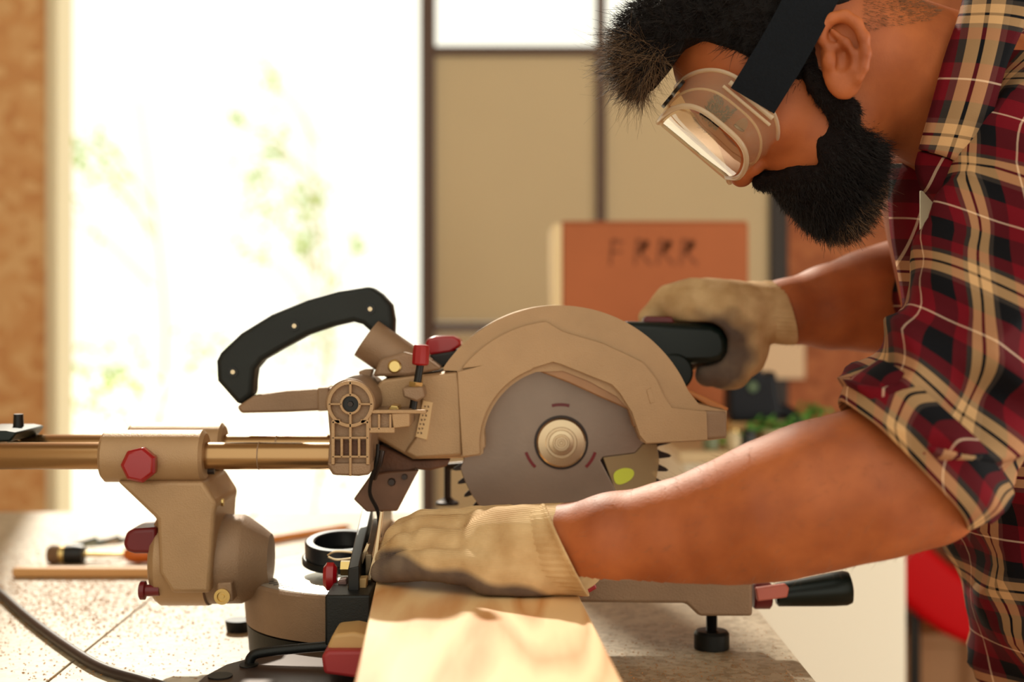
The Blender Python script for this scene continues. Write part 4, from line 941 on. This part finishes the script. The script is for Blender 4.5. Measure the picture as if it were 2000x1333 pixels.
cuff('glove_cuff', [sc(1025, 1078, 1.165, 78, math.radians(84), .032), sc(1060, 1076, 1.158, 88, math.radians(76), .038), sc(1088, 1075, 1.155, 93, math.radians(68), .041), sc(1104, 1074, 1.152, 98, math.radians(64), .0445), sc(1108, 1074, 1.152, 94, math.radians(64), .043), sc(1100, 1074, 1.152, 88, math.radians(65), .040)], 'ribbed knit cuff', gl)
def fglove(X, Y, Z):
    P3 = (X, Y, Z)
    g = chain(P3, [px3(1505, 610, 1.480), px3(1480, 612, 1.475), px3(1430, 618, 1.470), px3(1375, 604, 1.478)], [.030, .029, .034, .032], .014)
    g = smin(g, chain(P3, [px3(1400, 610, 1.47), px3(1345, 590, 1.475)], [.028, .020], .01), .015)
    g = smin(g, chain(P3, [px3(1380, 610, 1.495), px3(1325, 588, 1.50)], [.028, .020], .01), .015)
    g = smin(g, chain(P3, [px3(1435, 640, 1.478), px3(1448, 690, 1.472), px3(1425, 722, 1.468), px3(1384, 730, 1.464)], [.032, .0235, .0185, .0140], .012), .016)   # thumb round the grip end
    fs = [([(1345, 588, 1.474), (1300, 590, 1.488), (1272, 622, 1.500), (1285, 660, 1.506)], [.0170, .0140, .0125, .0110]),
          ([(1340, 590, 1.498), (1310, 600, 1.512), (1295, 640, 1.516), (1310, 690, 1.505)], [.0165, .0145, .0130, .0115]),
          ([(1370, 610, 1.505), (1345, 620, 1.520), (1335, 665, 1.520), (1345, 705, 1.506)], [.0165, .0145, .0130, .0115]),
          ([(1400, 620, 1.505), (1385, 640, 1.520), (1378, 680, 1.518), (1382, 710, 1.500)], [.0160, .0135, .0120, .0110])]
    fd = None
    for pts, rs in fs:
        c = chain(P3, [px3(*q) for q in pts], rs, .004); fd = c if fd is None else smin(fd, c, .0028)
    g = smin(g, fd, .010)
    g = g+.0009*np.sin(X*170+Z*160+3*np.sin(Y*60))*np.sin(Z*150-X*110)
    # hollow where the grip sits
    hx_, hz_ = W(1330, 670, 1.465).x, W(1330, 670, 1.465).z
    xa, xb = W(1230, 670, 1.445).x, W(1380, 672, 1.445).x; za = W(0, 672, 1.445).z
    bx = np.maximum(np.sqrt((X-np.clip(X, xa, xb))**2+(Z-za)**2)-.0222, Y-1.4875)
    return smax(g, -bx, .004)
gf, Vf = sdf_obj('glove', fglove, (.12, 1.405, 1.13), (.31, 1.56, 1.275), .0019, glm, man, 2)
gf['label'] = 'soiled beige knit glove gripping the dark saw handle'
def coatf(V):
    c = np.array(W(1400, 690, 1.45)); d = np.sqrt(((V[:, 0]-c[0])/.036)**2+((V[:, 2]-c[2])/.040)**2)+.12*np.sin(V[:, 0]*160)*np.sin(V[:, 2]*190)
    c2 = np.array(W(1380, 735, 1.45)); d2 = np.sqrt(((V[:, 0]-c2[0])/.034)**2+((V[:, 2]-c2[2])/.020)**2)
    return np.clip((1-np.minimum(d, d2))/.5+.5, 0, 1)*(V[:, 1] < 1.50)
set_coat(gf, Vf, coatf)
cuff('glove_cuff', [sc(1455, 608, 1.475, 44, math.radians(86), .028), sc(1480, 610, 1.478, 56, math.radians(82), .0335), sc(1510, 611, 1.482, 63, math.radians(78), .0375), sc(1532, 612, 1.485, 64, math.radians(74), .040), sc(1536, 612, 1.485, 60, math.radians(74), .038), sc(1524, 612, 1.485, 55, math.radians(74), .034)], 'loose ribbed knit cuff', gf)

# --- plaid shirt
plm = bpy.data.materials.new('plaid_flannel'); plm.use_nodes = True; nt = plm.node_tree; N = nt.nodes; L = nt.links; b = N['Principled BSDF']; b.inputs['Roughness'].default_value = .85; b.inputs['Specular IOR Level'].default_value = .2
uvn = N.new('ShaderNodeUVMap'); sp = N.new('ShaderNodeSeparateXYZ'); L.new(uvn.outputs[0], sp.inputs[0])
def stripes(sock, per, off):
    m1 = N.new('ShaderNodeMath'); m1.operation = 'MULTIPLY_ADD'; m1.inputs[1].default_value = 1/per; m1.inputs[2].default_value = off; L.new(sock, m1.inputs[0])
    m2 = N.new('ShaderNodeMath'); m2.operation = 'FRACT'; L.new(m1.outputs[0], m2.inputs[0])
    r = N.new('ShaderNodeValToRGB'); r.color_ramp.interpolation = 'CONSTANT'; e = r.color_ramp.elements
    mar, nav, crm, wht, grey = rgb(112, 8, 26), rgb(8, 10, 18), rgb(216, 172, 124), rgb(240, 205, 180), rgb(70, 62, 58)
    seq = [(0, mar), (.12, wht), (.135, mar), (.26, nav), (.46, mar), (.56, grey), (.60, crm), (.67, nav), (.695, crm), (.77, grey), (.81, nav), (.95, mar)]
    e[0].position = 0; e[0].color = seq[0][1]; e[1].position = seq[1][0]; e[1].color = seq[1][1]
    for p_, c_ in seq[2:]: e.new(p_).color = c_
    L.new(m2.outputs[0], r.inputs[0]); return r.outputs[0]
cu = stripes(sp.outputs[0], .108, 0.0); cv = stripes(sp.outputs[1], .108, .3)
mx = N.new('ShaderNodeMixRGB'); mx.inputs[0].default_value = .5; L.new(cu, mx.inputs[1]); L.new(cv, mx.inputs[2]); L.new(mx.outputs[0], b.inputs['Base Color'])
nz2 = N.new('ShaderNodeTexNoise'); nz2.inputs['Scale'].default_value = 900; L.new(uvn.outputs[0], nz2.inputs[0])
bp_ = N.new('ShaderNodeBump'); bp_.inputs['Strength'].default_value = .3; bp_.inputs['Distance'].default_value = .0008; L.new(nz2.outputs['Fac'], bp_.inputs['Height']); L.new(bp_.outputs[0], b.inputs['Normal'])
def fold(p, k=1.0, sx=9, sz=16, ph=0):
    n_ = noise.noise(Vector((p.x*sx+ph, p.y*7, p.z*sz))); n3_ = noise.noise(Vector((p.x*sx*2.3+ph, p.y*15+4, p.z*sz*1.7)))
    return k*(.016*(1-2.4*abs(n_))*1.0+.007*n3_)
def tsec(x_left, y, Yc=1.375, hx=.16, hy=.165):
    c = W(x_left, y, 1.36); return (Vector((c.x+hx, Yc, c.z)), Vector((hx, 0, 0)), Vector((0, hy, 0)))
secs = [tsec(1985, 1420), tsec(1930, 1230), tsec(1888, 1040), tsec(1862, 900), tsec(1838, 760), tsec(1800, 620), tsec(1778, 480, hy=.175), tsec(1772, 380, hy=.18), tsec(1800, 300, hy=.18), tsec(1868, 200, hy=.175), tsec(1930, 90, hx=.13, hy=.16), tsec(2010, -40, hx=.09, hy=.12), tsec(2080, -90, hx=.02, hy=.04)]
shirt = loft(secs, 150, 'shirt', plm, man, lambda t, vl, s, p: fold(p, 1.15, 9, 12)*(1 if s < .75 else .5), nsub=8, u0=.03)
shirt['label'] = 'maroon, cream and black plaid flannel shirt'
def ssec(x, y, Y, half, ang, ky):
    s = Y/F; a = Vector((math.cos(ang), 0, -math.sin(ang)))*half*s; return (W(x, y, Y), a, Vector((0, ky, 0)))
R_ = math.radians
def sdisp(t, vl, s, p):
    q = s; return (fold(Vector((p.x*.6+p.z*.9, p.y, p.z*.8-p.x*.5)), 1.0, 13, 15, 3)*(.7+.8*min(1, q*1.3))-.004)*(1 if q < .95 else .6)
slv = loft([ssec(2150, 170, 1.24, 190, R_(20), .075), ssec(2075, 320, 1.20, 200, R_(24), .085), ssec(2000, 500, 1.15, 178, R_(28), .080), ssec(1930, 650, 1.11, 160, R_(32), .072), ssec(1865, 770, 1.085, 150, R_(38), .066), ssec(1805, 850, 1.075, 147, R_(44), .064), ssec(1775, 895, 1.07, 146, R_(46), .064)], 130, 'sleeve', plm, shirt, sdisp, nsub=10, u0=.11)
cf = loft([ssec(1842, 838, 1.075, 164, R_(47), .071), ssec(1820, 858, 1.07, 168, R_(47), .0735), ssec(1790, 885, 1.068, 164, R_(47), .072), ssec(1766, 908, 1.066, 156, R_(47), .069), ssec(1764, 910, 1.066, 150, R_(47), .066), ssec(1775, 900, 1.067, 146, R_(47), .0645)], 120, 'rolled_cuff', plm, shirt, lambda t, vl, s, p: fold(Vector((p.x*.6+p.z*.9, p.y, p.z*.8-p.x*.5)), .55, 16, 14, 8), nsub=6, u0=.02)
# collar leaf, stand, placket
def strip(name, A, B, m, parent, n=10, bulge=.008, th=.003, uvs=1, du=0):
    A = catmull([W(*q) for q in A], 6); B = catmull([W(*q) for q in B], 6); v = []; uv = []
    for i in range(len(A)):
        for j in range(n+1):
            t = j/n; p = A[i].lerp(B[i], t)+Vector((0, -bulge*math.sin(PI*t), 0)); v.append(p); uv.append((p.x*.85-p.z*.25+du, p.z+.2*p.x))
    f = [(i*(n+1)+j, i*(n+1)+j+1, (i+1)*(n+1)+j+1, (i+1)*(n+1)+j) for i in range(len(A)-1) for j in range(n)]
    o = mk(name, v, f, m, parent, uv=uv, ang=180); sm = o.modifiers.new('solid', 'SOLIDIFY'); sm.thickness = th; sm.offset = 0; return o
strip('collar', [(1893, -40, 1.215), (1872, 40, 1.195), (1848, 110, 1.185), (1822, 205, 1.180), (1797, 292, 1.185)], [(2030, -40, 1.175), (2000, 50, 1.165), (1965, 130, 1.160), (1935, 230, 1.160), (1893, 330, 1.17)], plm, shirt, bulge=.010)
strip('collar_stand', [(1905, -40, 1.235), (1882, 40, 1.220), (1862, 110, 1.210), (1838, 205, 1.205), (1812, 300, 1.205)], [(1893, -40, 1.215), (1872, 40, 1.195), (1848, 110, 1.185), (1822, 205, 1.180), (1797, 292, 1.185)], plm, shirt, 4, .0, .003)
strip('collar_knot', [(1796, 296, 1.192), (1790, 325, 1.20), (1800, 362, 1.20), (1830, 400, 1.205), (1848, 440, 1.21)], [(1893, 332, 1.175), (1895, 345, 1.175), (1890, 380, 1.18), (1878, 410, 1.18), (1865, 450, 1.19)], plm, shirt, 8, .012, .004, du=.05)
strip('far_collar', [(1736, 322, 1.33), (1738, 345, 1.325), (1737, 390, 1.32), (1742, 460, 1.315), (1757, 540, 1.31), (1768, 612, 1.31)], [(1798, 322, 1.30), (1800, 345, 1.29), (1804, 390, 1.285), (1806, 460, 1.28), (1806, 540, 1.28), (1800, 600, 1.28)], plm, shirt, 8, .010, .003, du=.03)
strip('placket', [(1840, 390, 1.235), (1812, 450, 1.235), (1797, 500, 1.24), (1790, 560, 1.245), (1790, 620, 1.25)], [(1862, 395, 1.215), (1845, 450, 1.21), (1838, 500, 1.21), (1830, 560, 1.22), (1826, 620, 1.22)], M('dark_placket', rgb(24, 34, 34), .8), shirt, 6, .006, .003)
plate('undershirt', [(1798, 372), (1836, 384), (1836, 440), (1806, 500), (1798, 470)], 1.262, 1.266, M('white_cotton', rgb(236, 226, 196), .8), shirt, .001)
bt = W(1958, 1130, 1.225)

# --- goggles
gog = empty('safety_goggles', Lh(.09, .0), 'clear plastic safety goggles with black head strap, worn by the bearded man', 'goggles')
def ring(uc, cv_, vc, hw, hv, p_=3.2, notch=0, n=72):
    out = []
    for i in range(n):
        a = 2*PI*i/n; c, s_ = math.cos(a), math.sin(a); w__ = hw*math.copysign(abs(c)**(2/p_), c); v__ = vc+hv*math.copysign(abs(s_)**(2/p_), s_)
        if notch and s_ < 0: v__ += notch*math.exp(-(w__/.016)**2)
        out.append(Lh(uc-cv_*(w__/hw)**2, v__, w__))
    return out
def rloft(name, rings, m, parent, th=0, capf=False, close=True):
    n = len(rings[0]); v = [p_ for r in rings for p_ in r]; f = []
    for i in range(len(rings)-1):
        for k in range(n): j = (k+1) % n; f.append((i*n+k, i*n+j, (i+1)*n+j, (i+1)*n+k))
    o = mk(name, v, f, m, parent, ang=60)
    if th: s_ = o.modifiers.new('solid', 'SOLIDIFY'); s_.thickness = th
    return o
milk = bpy.data.materials.new('milky_soft_plastic'); milk.use_nodes = True; nt = milk.node_tree; N = nt.nodes; L = nt.links; b = N['Principled BSDF']
b.inputs['Base Color'].default_value = rgb(248, 236, 214); b.inputs['Roughness'].default_value = .12; b.inputs['Coat Weight'].default_value = .6
tr = N.new('ShaderNodeBsdfTranslucent'); tr.inputs[0].default_value = rgb(250, 240, 220); tp = N.new('ShaderNodeBsdfTransparent'); tp.inputs[0].default_value = rgb(250, 240, 225)
m1 = N.new('ShaderNodeMixShader'); m1.inputs[0].default_value = .5; L.new(b.outputs[0], m1.inputs[1]); L.new(tr.outputs[0], m1.inputs[2])
m2 = N.new('ShaderNodeMixShader'); m2.inputs[0].default_value = .82; L.new(m1.outputs[0], m2.inputs[1]); L.new(tp.outputs[0], m2.inputs[2]); L.new(m2.outputs[0], N['Material Output'].inputs[0])
milk2 = milk.copy(); milk2.name = 'milky_rim_plastic'
for nd in milk2.node_tree.nodes:
    if nd.type == 'MIX_SHADER' and abs(nd.inputs[0].default_value-.82) < 1e-3: nd.inputs[0].default_value = .35
lensm = thin_glass('goggle_lens', rgb(252, 248, 240), .05, .03)
vcn = .040
rF0 = ring(.088, .022, vcn, .079, .050, 2.8, .016); rF1 = ring(.094, .022, vcn, .0765, .047, 2.8, .014)
rM = ring(.104, .020, vcn, .0745, .0445, 3, .010); rL = ring(.121, .018, vcn, .0725, .042, 3.4, .006)
rLi = ring(.122, .018, vcn, .0685, .038, 3.4, .006)
rloft('skirt', [rF0, rF1, rM, rL], milk, gog, .0012)
def bead(name, R_pts, r, m):
    pts = R_pts+[R_pts[0], R_pts[1]]; return tube(name, pts, r, m, gog, 8, 180)
bead('face_seal', rF0, .0018, milk2); bead('lens_rim', rL, .0024, milk2); 
bead('ridge', rM, .0011, milk2)
# lens: curved pane filling the front ring
v = []; f = []; n = len(rLi); K = 8
cen = Lh(.1225, vcn, 0)
for k in range(K+1):
    t = 1-k/K*.999
    for i in range(n):
        pw = rLi[i]; w__ = (pw.y-HY)*t; dv = (pw-O).dot(up); vv = vcn+(dv-vcn)*t; v.append(Lh(.122-.018*(w__/.0725)**2, vv, w__))
for k in range(K):
    for i in range(n): j = (i+1) % n; f.append((k*n+i, k*n+j, (k+1)*n+j, (k+1)*n+i))
mk('lens', v, f, lensm, gog, ang=180)
# vents on the top and side, strap clips
for (u, w__, s_, rx) in ((.101, -.034, .0075, .012), (.110, -.002, .006, .010), (.103, .032, .0075, .012)):
    vt = vcn+.0475; nrm = (up+fw*.1).normalized(); c = Lh(u-.006, vt-.0015, w__); pts = [(c+fw*(s_*math.sin(a_*PI/10))+Vector((0, rx*math.cos(a_*PI/10), 0))) for a_ in range(20)]
    v = [p_ for p_ in pts]+[p_+nrm*.003 for p_ in pts]; mk('vent', v, [tuple(range(20)), tuple(reversed(range(20, 40)))]+[(i, 20+i, 20+(i+1) % 20, (i+1) % 20) for i in range(20)], blackm, gog)
for s in (-1, 1):
    pts = []
    a_ = Lh(.0735, .058, .080*s); b_ = Lh(.0735, .012, .080*s)
    tube('strap_clip', [a_, b_], .0022, milk2, gog, 8)
    tube('side_bar', [Lh(.079, .060, .0785*s), Lh(.079, .010, .0785*s)], .0014, milk2, gog, 8)
half = [(.0735, .034, .0805), (.055, .037, .0840), (.030, .041, .0865), (.005, .046, .0885), (-.022, .052, .0885), (-.05, .057, .0825), (-.08, .061, .066), (-.105, .063, .036), (-.113, .064, 0)]
path = [(u, v_, -w__) for u, v_, w__ in half]+[(u, v_, w__) for u, v_, w__ in half[::-1][1:]]
C = catmull([Lh(*q) for q in path], 6); hwid = .0205; v = []; f = []
for i, c in enumerate(C):
    t = (C[min(i+1, len(C)-1)]-C[max(i-1, 0)]).normalized(); out = (c-Lh(-.01, .05, 0)); out = (out-t*out.dot(t)).normalized(); sd_ = t.cross(Vector((0, 1, 0)) if abs(t.y) < .8 else Vector(fw)).normalized()
    sd_ = up-t*up.dot(t); sd_.normalize(); nr_ = t.cross(sd_).normalized()
    if nr_.dot(c-Lh(-.01, .05, 0)) < 0: nr_ = -nr_
    for a_, b_ in ((-1, 0), (-1, 1), (1, 1), (1, 0)): v.append(c+sd_*hwid*a_+nr_*.0022*b_)
for i in range(len(C)-1):
    for k in range(4): j = (k+1) % 4; f.append((i*4+k, i*4+j, i*4+4+j, i*4+4+k))
f += [(3, 2, 1, 0), tuple((len(C)-1)*4+k for k in range(4))]
st_ = mk('head_strap', v, f, M('navy_black_webbing', rgb(9, 14, 22), .8, 0, .15, 300, .3, 600, spec=.2), gog, ang=40); st_['label'] = 'wide black elastic strap'
